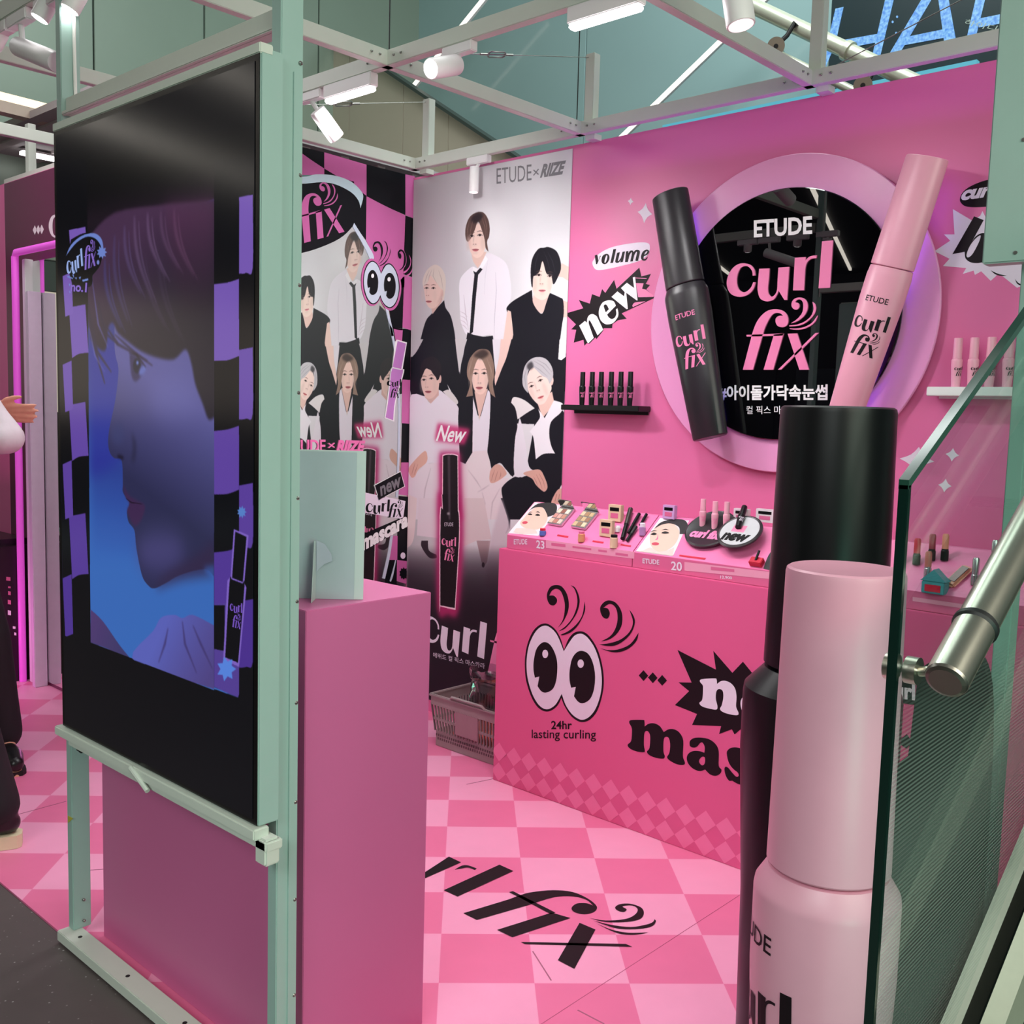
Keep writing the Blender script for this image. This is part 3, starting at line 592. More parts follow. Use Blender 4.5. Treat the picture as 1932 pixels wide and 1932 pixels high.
mprint('curve_print', [[ZD('595,832! 780,1130 800,1215! 765,1225! 700,1080 580,870!')], [ZD('915,1700! 950,1730! 995,1932! 1010,2010! 985,2010! 960,1900')]], M_mlil, .0016)
mprint('curve_print', [[ZE('630,-40! 655,0! 690,200 703,420 710,560 708,750 703,960 695,1160! 678,1160! 688,960 695,700 695,520 680,330 668,160 640,0')], [ZE('660,1420! 640,1560 605,1720! 585,1715! 620,1560 642,1425!')], [ZE('682,1590! 660,1700 645,1740! 636,1735! 660,1650 675,1590!')]], M_mlil, .0016)
# eyes on the mirror
EYE_OUT = '630,820! 590,690 540,600 480,545 415,520 340,545 270,620 215,750 187,900 185,1050 200,1180 250,1340 310,1450 370,1505 435,1525 500,1505 560,1450 600,1370! 630,1450 690,1550 750,1610 830,1645 920,1620 1000,1530 1050,1400 1080,1250 1080,1100 1050,930 1000,790 930,680 870,625 810,610 740,630 680,700'
EYE_WH = '628,838! 575,700 530,620 470,565 415,545 350,570 290,640 235,760 208,900 205,1040 222,1170 268,1320 325,1425 380,1480 435,1498 490,1480 545,1430 605,1322! 645,1440 705,1535 765,1590 835,1618 910,1590 980,1510 1030,1390 1058,1250 1058,1100 1030,940 980,800 915,700 860,650 810,637 750,660 695,730'
PUP = ['410,732 470,760 520,840 550,940 555,1050 540,1180 500,1270 425,1308 370,1290 330,1235! 350,1125! 300,1138! 285,1060 285,960 310,830 355,760', '830,832 900,860 950,940 980,1060 985,1170 965,1300 920,1390 845,1430 790,1410 745,1350! 765,1243! 712,1252! 695,1170 695,1060 720,930 770,855']
LASH = ['560,570! 620,470 640,330 625,230 590,150 540,125 490,150 462,205! 510,203 548,240 545,285 510,315 465,300 438,240 440,170 480,100 550,83 610,105 665,190 685,300 670,400 620,500', '565,610! 650,550 730,450 775,330 780,230 750,130 705,85! 755,110 795,190 808,280 780,390 720,490 640,578', '590,650! 690,600 780,520 840,420 865,270! 872,350 850,430 790,540 710,620 620,654',
        '1050,725! 1150,670 1210,590 1240,480 1230,370 1190,310 1140,300 1080,342! 1130,352 1152,410 1125,465 1075,450 1045,390 1045,330 1090,275 1150,258 1220,285 1275,360 1295,450 1280,560 1220,650 1140,705', '1030,760! 1150,745 1280,700 1380,610 1415,500 1375,365! 1420,430 1438,510 1400,620 1320,710 1220,770 1120,777', '1040,803! 1150,825 1270,810 1390,750 1480,625! 1460,710 1390,790 1290,840 1180,848']
class Aff(View):                                     # the same drawing carried to another place of the photograph
    def __init__(s, view, src, dst):
        A_ = np.array([[x, y, 1] for x, y in src], float); s.T = np.linalg.lstsq(A_, np.array([view.pt(*d) for d in dst], float), rcond=None)[0]; s.v = View(0, 0, 1)
    def __call__(s, txt, n=4, allc=False): return [tuple(np.array([x, y, 1]) @ s.T) for x, y in s.v(txt, n)]
    def el(s, *a, **k): return [tuple(np.array([x, y, 1]) @ s.T) for x, y in s.v.el(*a, **k)]
E2 = Aff(ZD, [(415, 545), (205, 1040), (835, 1618), (1058, 1200), (435, 1498)], [(785, 1255), (690, 1440), (965, 1710), (1055, 1500), (800, 1690)])
E3 = Aff(ZD, [(415, 520), (185, 1040), (835, 1645), (1080, 1200), (435, 1525)], [(780, 1215), (660, 1445), (970, 1745), (1082, 1510), (798, 1715)])
mprint('eye_print', [[E3(EYE_OUT)]], M_mpink, .0022); mprint('eye_print', [[E2(EYE_OUT)]], M_mblk, .0026); mprint('eye_print', [[E2(EYE_WH)]], M_mlil, .0030)
mprint('pupil_print', [[E2(t)] for t in PUP], M_mblk, .0034); mprint('glint_print', [[E2.el(418, 867, 36, 50)], [E2.el(822, 978, 40, 50)]], M_white, .0038)
mprint('lash_print', [[E2(t)] for t in LASH[:3]] , M_mblk, .0026)
E4 = Aff(ZD, [(560, 570), (550, 83), (865, 270)], [(865, 1265), (830, 1030), (980, 1150)])
LR = Aff(ZD, [(1050, 725), (1150, 258), (1480, 625)], [(1060, 1330), (1085, 1105), (1205, 1290)])
mprint('lash_print', [[LR(t)] for t in LASH[3:]], M_mpink, .0024)
LR2 = Aff(ZD, [(1050, 725), (1150, 258), (1480, 625)], [(1056, 1326), (1082, 1108), (1198, 1282)])
mprint('lash_print', [[LR2(t)] for t in LASH[3:4]], M_mblk, .0030)
# printed mascara, labels and lettering
mprint('mascara_print', [[ZE('685,75! 755,95! 725,280! 735,300 680,500 668,640! 600,615! 620,480 645,280! 655,265! 672,95!')]], M_white, .0022)
mprint('mascara_print', [[ZE('690,85! 748,103! 715,278! 656,264!')], [ZE('654,272! 712,284! 726,300 672,500 660,630! 608,610! 628,480 646,300!')]], M_mpur, .0028, 'purple mascara printed on the mirror')
q = PM.px(*ZE.pt(668, 410)); logo('logo', PM, q[0], q[1], .085, .0032, M_mblk, wl)
mprint('label_print', [[ZE('530,1075! 712,978! 742,1085! 560,1180!')]], M_white, .0024); mprint('label_print', [[ZE('534,1078! 710,984! 737,1083! 563,1174!')]], M_mblk, .0028)
text('lettering', 'new', PM, ZE.pt(573, 1150), ZE.pt(722, 1075), ZE.pt(560, 1090), .0034, mat('outline_grey', (120, 116, 124), .5), wl, .03, .2)
mprint('label_print', [[ZE('460,1125! 745,1185! 728,1310! 440,1260!')]], M_lilac, .0024)
q = PM.px(*ZE.pt(540, 1215)); q2 = PM.px(*ZE.pt(690, 1235)); q = PM.px(712, 956); q2 = PM.px(746, 960); logo('lettering', PM, q[0], q[1], .150, .0032, M_mblk, wl, 'curl', rot=-.05); logo('lettering', PM, q2[0], q2[1], .095, .0032, M_mblk, wl, 'fix')
mprint('label_print', [[ZE('440,1420! 745,1290! 752,1345! 440,1550!')]], M_mblk, .0030)
text('lettering', 'mascara', PM, ZE.pt(445, 1525), ZE.pt(762, 1350), ZE.pt(440, 1455), .0036, M_white, wl, .05, .1)
text('lettering', 'ETUDE', PM, ZE.pt(-75, 850), ZE.pt(195, 845), ZE.pt(-75, 765), .0034, M_mtxt, wl, .02)
text('lettering', '×', PM, ZE.pt(212, 835), ZE.pt(260, 832), ZE.pt(212, 785), .0034, M_mtxt, wl)
text('lettering', 'RIIZE', PM, ZE.pt(268, 842), ZE.pt(462, 845), ZE.pt(275, 765), .0034, M_mtxt, wl, .06, .2)
st = []
for k in range(20): r_ = 1 if k % 2 else .75; st.append(ZE.pt(732 + 32 * r_ * math.cos(k * math.pi / 10), 1682 + 44 * r_ * math.sin(k * math.pi / 10)))
mprint('badge_print', [[st]], M_mblk, .0032); mprint('dot_print', [[ZE.el(727, 1560, 17, 22)]], M_lilac, .0030)

# ------------------------------------------------------------------ round sign on the back wall
DC = Vector((1.092, .50, 1.853))
sign = thing('round_sign', 'large round black sign with a pale pink ring between two giant mascaras', 'sign', (DC.x, .55, DC.z - .56))
MY = Matrix(((1, 0, 0, 0), (0, 0, -1, 0), (0, 1, 0, 0), (0, 0, 0, 1)))      # local z -> -y (toward the room)
def wheel(r0, r1, y0, y1, n=128):
    mb = MB(); MM = Matrix.Translation((DC.x, 0, DC.z)) @ Matrix.Rotation(math.pi / 2, 4, 'X'); b = .003
    if r0 <= 0: prof = [(0.0001, -y0), (r1 - b, -y0), (r1, -y0 - b), (r1, -y1), (0.0001, -y1)]
    else: prof = [(r0, -y0), (r1 - b, -y0), (r1, -y0 - b), (r1, -y1), (r0, -y1), (r0, -y0)]
    return mb.lathe(prof, n, M=MM)
rg = wheel(.39, .557, .520, .530).build('ring', mat('pale_pink_acrylic', (236, 156, 206), .3, noise=.02), sign); rg['label'] = 'pale pink acrylic ring'
dk = wheel(0, .440, .503, .512).build('disc', M_blackgl, sign); dk['label'] = 'glossy black disc'
wheel(.30, .39, .513, .5185).build('light_strip', mat('violet_led', (120, 60, 255), .5, noise=0, emit=(120, 60, 255), estr=9), sign)
wheel(.28, .50, .531, .549).build('spacer', M_pinkwall, sign)
logo('logo', DISC, 0, 0, 1, .001, M_letpink, sign, depth=.001) if False else None
ml = MB()
for k, shs in GL.items():
    for sh in shs: flat(ml, DISC, [[DISC.px(1360 + x / 6.9, 440 + y / 6.9) for x, y in l] for l in sh], .005, .005)
ml.build('logo', M_letpink, sign)['label'] = 'raised pink word mark'
text('lettering', 'ETUDE', DISC, (1423, 447), (1533, 440), (1423, 416), .003, M_white, sign, .03)
text('lettering', '#아이돌가닥속눈썹', DISC, (1356, 752), (1562, 752), (1356, 727), .003, M_white, sign, .03)
text('lettering', '컬 픽스 마스카라', DISC, (1409, 780), (1520, 780), (1409, 766), .003, M_white, sign)

# ------------------------------------------------------------------ mascaras
def masc_prof(rc, rb, L, capfrac=.38, rbot=.78):
    z1 = L * (1 - capfrac); body = [(.0001, 0), (rb * rbot * .94, 0), (rb * rbot, rb * .05), (rb * .9, z1 * .45), (rb, z1 * .80), (rb, z1 - rb * .36), (rb * .985, z1 - rb * .26), (rc * 1.0, z1 + .0), (rc * .9, z1 + .002), (.0001, z1 + .002)]
    z2 = z1 + L * .004; cap = [(.0001, z2), (rc * .98, z2), (rc * 1.02, z2 + .003 * L), (rc * .96, L - rc * .10), (rc * .945, L - rc * .03), (rc * .90, L), (rc * .82, L - rc * .008), (.0001, L - rc * .035)]
    return body, cap, z1
def wrap(mb, r_of, sy=1., face=0.):                            # bend a flat print (x across, z up) round an upright cylinder, facing -y
    bm = bmesh.new(); vs = [bm.verts.new(p) for p in mb.v]
    for f in mb.f:
        try: bm.faces.new([vs[i] for i in f])
        except ValueError: pass
    xs = [p[0] for p in mb.v]
    for k in range(1, 24):
        x = min(xs) + (max(xs) - min(xs)) * k / 24
        bmesh.ops.bisect_plane(bm, geom=bm.verts[:] + bm.edges[:] + bm.faces[:], plane_co=(x, 0, 0), plane_no=(1, 0, 0))
    for v in bm.verts:
        r = r_of(v.co.z); a = v.co.x / r_of(v.co.z) + face; v.co = Vector((r * math.sin(a), -r * math.cos(a) * sy, v.co.z))
    out = MB(); out._bm(bm); return out
class Flat(Plane):
    def __init__(s): s.o, s.a, s.b, s.n = Vector((0, 0, 0)), Vector((1, 0, 0)), Vector((0, 0, 1)), Vector((0, -1, 0))
FLAT = Flat()
def lerp_r(body):
    p = [(z, r) for r, z in body[1:8]]; p.sort()
    return lambda z: float(np.interp(z, [a for a, _ in p], [b for _, b in p])) + .0012
def big_mascara(name, label, cat, M, rc, rb, L, capfrac, mb_, mc_, ml_, sy=1., face=0., zb=None, zl=None, wl_=None, n=96, rbot=.78, prof=None):
    t = local(name, label, cat, M, 'giant mascara displays'); body, cap, z1 = masc_prof(rc, rb, L, capfrac, rbot)
    MB().lathe(body, n, sy=sy).build('body', mb_, t); MB().lathe(cap, n, sy=sy).build('cap', mc_, t)
    rf = lerp_r(body); zb = zb or z1 * .80; zl = zl or z1 * .58; wl_ = wl_ or rb * 1.5
    v, f = text_mesh('ETUDE', .01); w = wl_ * .62; h = w * .22
    b = MB(); b.add([((x - .5) * w, 0, zb + (y - .5) * h) for x, y in v], f); b = wrap(b, rf, sy, face); b.build('lettering', ml_, t, fixn=False)
    g = MB(); allp = LOGO
    for k in LOGO:
        for sh in LOGO[k]: flat(g, FLAT, [[(x * wl_, zl + y * wl_) for x, y in l] for l in sh], 0)
    g = wrap(g, rf, sy, face); g.build('logo', ml_, t, fixn=False)
    return t
def facing(p): d = CAMC - Vector(p); return math.atan2(d.x, -d.y)
# standing pair beside the glass
p = (2.2145, -1.3365, 0); big_mascara('giant_mascara', 'giant pale pink mascara display standing beside the glass balustrade', 'mascara', Matrix.Translation(p),   .0915, .111, 1.262, .374, M_pinkpl, M_pinkpl, M_black, 1, facing(p) - 1.28, .686, .515, .20, rbot=.86)
p = (1.899, -.713, 0); big_mascara('giant_mascara', 'giant black mascara display standing behind the pale pink one', 'mascara', Matrix.Translation(p), .126, .170, 1.515, .38, M_blackpl, M_blackpl, M_lilac, 1, facing(p) + .4, rbot=.86)
# pair leaning on the round sign
def leaning(label, top, bot, v, rc, rb, mb_, ml_, face, capfrac=.385, sy=.62, wl_=None):
    a, b = PV(v).hit(*bot), PV(v).hit(*top); d = (b - a); L = d.length; ang = math.atan2(d.x, d.z)
    M = Matrix.Translation(a) @ Matrix.Rotation(ang, 4, 'Y')
    t = big_mascara('giant_mascara', label, 'mascara', M, rc, rb, L, capfrac, mb_, mb_, ml_, sy, face, wl_=wl_)
    MB().tube([(rc * .25, rb * sy * .95, L * .06), (rc * .25, rb * sy * .95, L * .95)], .006, 8).build('light_strip', mat('violet_led_soft', (120, 60, 255), .5, noise=0, emit=(120, 60, 255), estr=4), t); return t
leaning('giant black mascara leaning at the left of the round sign', (1264, 366), (1340, 826), .435, .078, .090, mat('black_satin', (40, 36, 42), .34, noise=.04), M_letpink, .12)
leaning('giant pale pink mascara leaning at the right of the round sign', (1750, 297), (1588, 800), .430, .070, .0735, M_pinkpl, M_black, .05, .40, wl_=.128)
# ------------------------------------------------------------------ shelves and the small mascaras on them
def shelf(label, x0, x1, v, z, m, dz=.02):
    t = thing('wall_shelf', label, 'shelf', ((x0 + x1) / 2, .55, z), 'wall shelves beside the round sign')
    MB().box(x0, x1, v, .549, z - dz, z, .002).build('board', m, t); MB().box(x0 + .01, x1 - .01, .543, .5495, z - .035, z - dz).build('rail', m, t); return t
M_blk2 = mat('black_shelf', (14, 13, 16), .4, noise=.03)
shelf('thin black wall shelf holding six black mascaras', .135, .532, .465, 1.524, M_blk2, .022)
shelf('thin white wall shelf holding pale pink mascaras', 1.645, 2.25, .46, 1.602, M_whitepl, .028)
def small_mascara(name, label, group, M, L, mb_, ml_, rr=.0085):
    t = local(name, label, 'mascara', M, group); body, cap, z1 = masc_prof(rr * L / .12, rr * 1.25 * L / .12, L, .42)
    MB().lathe(body, 20).build('body', mb_, t); MB().lathe(cap, 20).build('cap', mb_, t)
    g = MB(); w = rr * 2.1 * L / .12
    for k in LOGO:
        for sh in LOGO[k]: flat(g, FLAT, [[(x * w, z1 * .55 + y * w) for x, y in l] for l in sh], 0)
    g = wrap(g, lerp_r(body)); g.v = [tuple(Matrix.Rotation(.75, 3, 'Z') @ Vector(p)) for p in g.v]; g.build('logo', ml_, t, fixn=False)
    return t
ORD = ['leftmost', 'second from left', 'third from left', 'third from right', 'second from right', 'rightmost']
src = None
for k, x in enumerate((1098, 1116, 1133, 1152, 1170, 1188)):
    q = PV(.49).px(x, 757); M = Matrix.Translation((q[0], .49, 1.524)); lab = ORD[k] + ' small black mascara on the black wall shelf'
    src = small_mascara('small_mascara', lab, 'black mascaras on the wall shelf', M, .135, M_blackpl, M_letpink, .0095) if src is None else copy_tree(src, M, lab) and src
src = None; O2 = ['leftmost', 'second', 'third', 'fourth', 'fifth']
for k, x in enumerate((1803, 1834, 1866, 1900, 1928)):
    q = PV(.49).px(x, 720); M = Matrix.Translation((q[0], .49, 1.602)); lab = O2[k] + (' small pale pink mascara from the left on the white wall shelf' if k else ' small pale pink mascara on the white wall shelf')
    src = small_mascara('small_mascara', lab, 'pale pink mascaras on the wall shelf', M, .152, M_pinkpl, M_black, .0105) if src is None else copy_tree(src, M, lab) and src

# ------------------------------------------------------------------ counter with its prints
PCn = PV(.1045)
ct = thing('display_counter', 'long pink display counter printed with cartoon eyes and bold words', 'counter', (1.4, .33, 0))
MB().box(.141, 2.33, .1045, .548, 0, .948, .002).build('body', mat('counter_pink', (224, 94, 146), .38, noise=.02, scale=4), ct)
def cprint(name, shapes, m, off=.0008, label=None):
    o = art(name, PCn, shapes, off, m, ct)
    if label: o['label'] = label
    return o
cprint('eye_print', [[ZF(EYE_OUT)]], M_black, .0006); cprint('eye_print', [[ZF(EYE_WH)]], M_lilac, .0010, 'white of the cartoon eyes'); cprint('pupil_print', [[ZF(t)] for t in PUP], M_black, .0014)
cprint('glint_print', [[ZF.el(418, 867, 33, 48)], [ZF.el(822, 978, 36, 48)]], M_lilac, .0018); cprint('lash_print', [[ZF(t)] for t in LASH], M_black, .0008)
text('lettering', '24hr', PCn, ZF.pt(484, 1722), ZF.pt(720, 1722), ZF.pt(484, 1630), .0010, M_black, ct, .02)
text('lettering', 'lasting curling', PCn, ZF.pt(262, 1825), ZF.pt(995, 1832), ZF.pt(262, 1730), .0010, M_black, ct, .008)
cprint('starburst_print', [[ZG('722,108! 1205,355! 1172,118! 1412,395! 1545,255! 1700,445! 1800,375! 1950,250! 1990,470! 2250,420! 2120,650! 2300,800! 2100,930! 2200,1150! 1960,1130! 1735,1240! 1720,1255! 1512,1108! 1440,1170! 1405,1105! 1245,1165! 1270,1065! 905,1050! 968,912! 690,800! 868,625! 735,515! 900,518!')]], M_black, .0008, 'black starburst print behind the word no')
cprint('lettering', [[ZG('1005,505 1030,475 1190,465 1215,480 1220,535! 1270,500 1330,497 1400,530 1450,600 1465,700 1460,820 1488,890 1480,925 1400,920 1300,890 1258,850 1280,800 1300,700 1290,620 1245,598 1212,630 1205,720 1225,810 1215,855 1150,850 1040,820 998,775 1035,730 1045,600 1040,550')],
    [ZG('1700,598 1600,640 1530,720 1515,790 1540,880 1620,970 1720,1010 1850,990 1930,880 1920,740 1850,640 1770,605'), ZG('1725,690 1695,740 1700,830 1750,915 1800,880 1810,780 1780,710')]], M_lilac, .0014)
cprint('lettering', [[ZG('115,1020 140,990 290,988 307,1005 310,1070! 360,1035 430,1030 500,1065 550,1140! 610,1105 680,1105 750,1150 795,1250 790,1440 815,1520 800,1550 720,1545 630,1500 592,1455 620,1400 630,1300 615,1220 580,1198 550,1230 545,1380 562,1440 545,1472 460,1465 370,1430 338,1385 370,1340 380,1200 360,1140 330,1125 305,1160 300,1300 312,1370 300,1392 220,1385 130,1350 95,1300 140,1250 150,1120 140,1070')],
    [ZG('875,1300 880,1250 930,1215 1020,1210 1120,1230 1200,1290 1240,1380 1240,1560 1275,1610 1260,1660 1200,1690 1130,1670 1070,1610! 1000,1630 920,1600 860,1540 838,1470 860,1410 920,1378 1000,1380 1060,1400! 1065,1330 1040,1275 1010,1275 970,1320 930,1335 890,1325'), ZG('1030,1450 995,1490 1000,1530 1035,1558 1065,1530 1065,1460')],
    [ZG('1345,1440 1345,1380 1390,1340 1460,1332 1530,1350 1590,1380! 1640,1380 1680,1440 1695,1500 1680,1540 1640,1530 1590,1460 1545,1438 1515,1455 1530,1500 1600,1560 1660,1620 1690,1700 1680,1770 1640,1805 1560,1808 1480,1790 1410,1750! 1370,1750 1330,1690 1312,1610 1325,1575 1360,1590 1410,1650 1460,1700 1490,1690 1480,1650 1420,1600 1370,1530')]], M_black, .0008)
cprint('diamond_print', [[[ZG.pt(x, y - 68), ZG.pt(x + 60, y + 2), ZG.pt(x, y + 68), ZG.pt(x - 60, y - 2)]] for x, y in ((295, 430), (412, 457), (530, 490))], M_black)
cprint('diamond_print', [[[(1692, 1388 + 12), (1711, 1385), (1722, 1400), (1710, 1412)]]], M_black)
cprint('label_print', [[[(1640, 1268), (1728, 1284), (1726, 1330), (1640, 1318)]]], M_black); text('lettering', 'curl', PCn, (1672, 1313), (1727, 1320), (1672, 1283), .0014, M_white, ct, .04)
# band of diamonds along the foot: two rows and a row of half diamonds
M_dia = mat('counter_diamond_print', (240, 124, 172), .4, noise=.02)
ZDM = View(920, 1390, 3.788); d0 = PCn.px(*ZDM.pt(85, 38)); d1 = PCn.px(*ZDM.pt(1862, 655)); dw = (d1[0] - d0[0]) / 14; hz = d0[1] / 4; mb = MB()
for k in range(44):
    for r in (1, 3):
        x = d0[0] + k * dw; q = clip([(x, hz * (r + 1) - .002), (x + dw / 2, hz * r), (x, hz * (r - 1) + .002), (x - dw / 2, hz * r)], 1, 0, -.1425)
        if len(q) > 2 and x < 2.29: flat(mb, PCn, [q], .0007)
mb.build('diamond_print', M_dia, ct, fixn=False)

# ------------------------------------------------------------------ display trays and testers on the counter
TA = math.atan2(.122, .154); TR = Matrix.Rotation(TA, 4, 'X')
TP = Plane((0, .123, 1.003), (1, 0, 0), (0, math.cos(TA), math.sin(TA))); PL = PV(.1225)
M_tray = mat('tray_pink', (238, 120, 172), .35, noise=.03); M_lip = mat('tray_lip_pink', (218, 104, 150), .35, noise=.02); M_lip2 = mat('tray_price_strip', (236, 160, 190), .35, noise=.02)
M_skin = mat('printed_skin', (230, 184, 170), .45, noise=.03, scale=20); M_hairp = mat('printed_hair', (26, 20, 24), .5); M_lipr = mat('printed_lips', (196, 60, 84), .5); M_card = mat('card_white', (228, 212, 220), .45)
M_red = mat('tester_red', (200, 30, 60), .35); M_beige = mat('tester_beige', (226, 196, 168), .4); M_silver = mat('silver_foil', (208, 206, 210), .25, metal=.8)
def tray(label, x0, x1):
    t = thing('display_tray', label, 'tray', ((x0 + x1) / 2, .2, .949), 'tester trays on the counter')
    MB().prism([(.123, .949), (.123, 1.003), (.277, 1.125), (.30, 1.125), (.30, .949)], x0, x1, Matrix(((0, 0, 1, 0), (1, 0, 0, 0), (0, 1, 0, 0), (0, 0, 0, 1)))).build('base', M_tray, t)
    MB().box(x0, x1, .1215, .123, .950, 1.002).build('front_lip', M_lip, t)
    return t
t1 = tray('left pink tester tray with eye palettes and pencils', .168, .775); t2 = tray('right pink tester tray with round plates and small mascaras', .779, 1.385); t3 = tray('pink tester tray with lip products seen through the glass', 1.389, 2.32)
def tprint(name, shapes, m, t, off=.0006, pl=None):
    return art(name, pl or TP, shapes, off, m, t)
PL.o = Vector((0, .1215, 0))
tprint('price_strip', [[ZT('340,335! 905,410! 903,455! 340,385!')]], M_lip2, t1, .0006, PL); tprint('price_strip', [[ZT('1225,475! 1822,545! 1820,590! 1225,530!')]], M_lip2, t2, .0006, PL)
tprint('price_strip', [[[(1722, 1126), (1900, 1152), (1900, 1160), (1722, 1134)]]], M_lip2, t3, .0006, PL)
for body, bl, br, tl, t in (('ETUDE', (135, 362), (220, 362), (135, 330), t1), ('ETUDE', (958, 482), (1065, 492), (958, 452), t2), ('23', (278, 385), (330, 392), (278, 335), t1), ('20', (1140, 525), (1210, 532), (1140, 470), t2), ('12,900', (1455, 580), (1530, 586), (1455, 562), t2)):
    text('lettering', body, PL, ZT.pt(*bl), ZT.pt(*br), ZT.pt(*tl), .0012, M_lilac, t, .02)
tprint('mark_print', [[ZT('375,352! 465,362! 465,380! 375,370!')], [ZT('510,372! 630,388! 630,400! 510,384!')], [ZT('675,395! 730,402! 730,415! 675,408!')], [ZT('785,415! 865,425! 865,440! 785,430!')]], M_lip, t1, .0012, PL)
tprint('mark_print', [[ZT('1395,505! 1545,522! 1545,540! 1395,525!')]], M_lip, t2, .0012, PL)
ZTl = lambda *p: ZT(*p)
# portrait cards printed on the trays
tprint('portrait_print', [[ZT('268,95! 440,112! 290,310! 100,292!')]], M_card, t1, .0010); tprint('portrait_print', [[ZT('232,160 300,120 350,180 330,240 280,270 210,262 175,230 205,190')]], M_skin, t1, .0016)
tprint('portrait_print', [[ZT('230,150! 290,105 380,100 410,120 400,170 350,190! 345,170 320,130 270,130')]], M_hairp, t1, .0022); tprint('portrait_print', [[ZT.el(206, 226, 18, 9, -.1)]], M_lipr, t1, .0022); tprint('portrait_print', [[ZT('228,162! 240,157 256,160! 240,161')], [ZT('274,160! 290,155 306,164! 290,161')], [ZT('224,176! 240,167 254,176 240,179')], [ZT('270,180! 288,170 304,180 288,184')]], M_hairp, t1, .0024); tprint('portrait_print', [[ZT('252,180! 240,205 226,212! 238,208')]], M_lip, t1, .0023); tprint('portrait_print', [[ZT('150,262! 200,262 270,272 285,296! 190,300! 130,288!')]], mat('card_collar', (214, 190, 186), .6), t1, .0020); tprint('portrait_print', [[ZT.el(238, 172, 12, 4, .1)], [ZT.el(286, 176, 12, 4, .1)]], M_hairp, t1, .0024)
tprint('portrait_print', [[ZT('1070,195! 1255,212! 1170,400 1150,440! 915,408!')]], M_card, t2, .0010); tprint('portrait_print', [[ZT('1060,250 1130,225 1185,262 1190,310 1160,370 1110,405! 1050,410 1010,370 1005,310 1030,270')]], M_skin, t2, .0016)
tprint('portrait_print', [[ZT('1030,268! 1075,225 1150,205 1225,210 1250,250 1240,290 1195,300! 1190,255 1140,232 1080,240')]], M_hairp, t2, .0022); tprint('portrait_print', [[ZT.el(1040, 362, 24, 10)]], M_lipr, t2, .0022); tprint('portrait_print', [[ZT('1010,284! 1032,276 1052,280! 1032,281')], [ZT('1078,276! 1105,266 1130,276! 1105,272')], [ZT('1008,302! 1030,290 1050,300 1030,306')], [ZT('1076,294! 1102,282 1128,292 1102,298')]], M_hairp, t2, .0024); tprint('portrait_print', [[ZT('1058,296! 1050,325 1036,338! 1056,332')]], M_lip, t2, .0023); tprint('portrait_print', [[ZT('960,405! 1010,385 1050,412 1110,405 1160,385! 1150,438! 930,408!')]], mat('card_collar', (214, 190, 186), .6), t2, .0020); tprint('portrait_print', [[ZT.el(1030, 298, 16, 4, -.2)], [ZT.el(1100, 288, 18, 4, -.1)]], M_hairp, t2, .0024)
tprint('portrait_print', [[ZT('1730,520! 1760,440 1800,385 1835,350! 1835,545!')]], M_hairp, t2, .0016); tprint('portrait_print', [[ZT('1808,430! 1835,405! 1835,480! 1812,470!')]], M_skin, t2, .0022)
tprint('word_print', [[ZT('1195,430! 1365,452! 1355,462! 1190,440!')], [ZT('415,300! 485,312! 480,322! 410,310!')], [ZT('640,338! 710,348! 705,358! 636,348!')], [ZT('820,362! 885,372! 880,380! 815,370!')]], M_red, t2, .0012)
G_T = 'tester products on the display trays'
def on_tray(name, label, cat, x, y, vw=None, rot=0., up=False):
    p_ = TP.hit(*(vw or ZT).pt(x, y)); M = Matrix.Translation(p_) @ (Matrix() if up else TR) @ Matrix.Rotation(rot, 4, 'Z'); return local(name, label, cat, M, G_T)
PANS = [(226, 180, 160), (206, 140, 130), (240, 212, 190), (176, 110, 96), (214, 160, 150), (150, 92, 80), (236, 190, 176), (190, 130, 110), (246, 220, 206)]
def palette(label, x, y, w, l, pans):
    t = on_tray('eye_palette', label, 'palette', x, y, rot=-.04)
    MB().box(-w / 2, w / 2, -l / 2, l / 2, .001, .013, .002).build('case', M_silver, t)
    for i in range(3):
        for j in range(3):
            MB().box(-w / 2 + .005 + i * (w - .008) / 3, -w / 2 + .003 + (i + .88) * (w - .008) / 3, -l / 2 + .005 + j * (l - .01) / 3, -l / 2 + .002 + (j + .9) * (l - .01) / 3, .013, .0145).build('pan', mat('pan_%d%d%d' % pans[(i * 3 + j) % 9], pans[(i * 3 + j) % 9], .6), t)
    MB().box(-w / 2, w / 2, l / 2 + .001, l / 2 + .005, .004, .05, .001).build('lid', M_mirror, t)
palette('left eye shadow palette in a silver case on the pink tray', 440, 195, .072, .095, PANS); palette('right eye shadow palette with golden pans on the pink tray', 592, 215, .072, .095, [(200, 170, 130), (170, 130, 96), (224, 196, 160), (150, 110, 84)] * 3)
def carton(label, x, y, w, h, d, m, m2, up=True):
    t = on_tray('product_box', label, 'box', x, y, up=up); MB().box(-w / 2, w / 2, -d / 2, d / 2, 0, h, .001).build('carton', m, t)
    MB().box(-w * .36, w * .36, -d / 2 - .0008, -d / 2, h * .62, h * .84).build('title_print', m2, t); MB().box(-w * .3, w * .3, -d / 2 - .0008, -d / 2, h * .2, h * .5).build('label_print', M_lip, t); return t
carton('beige cosmetic box at the back of the left tray', 785, 215, .058, .062, .02, M_beige, M_blackpl); carton('beige cosmetic box in the middle of the left tray', 728, 312, .058, .062, .018, M_beige, M_blackpl)
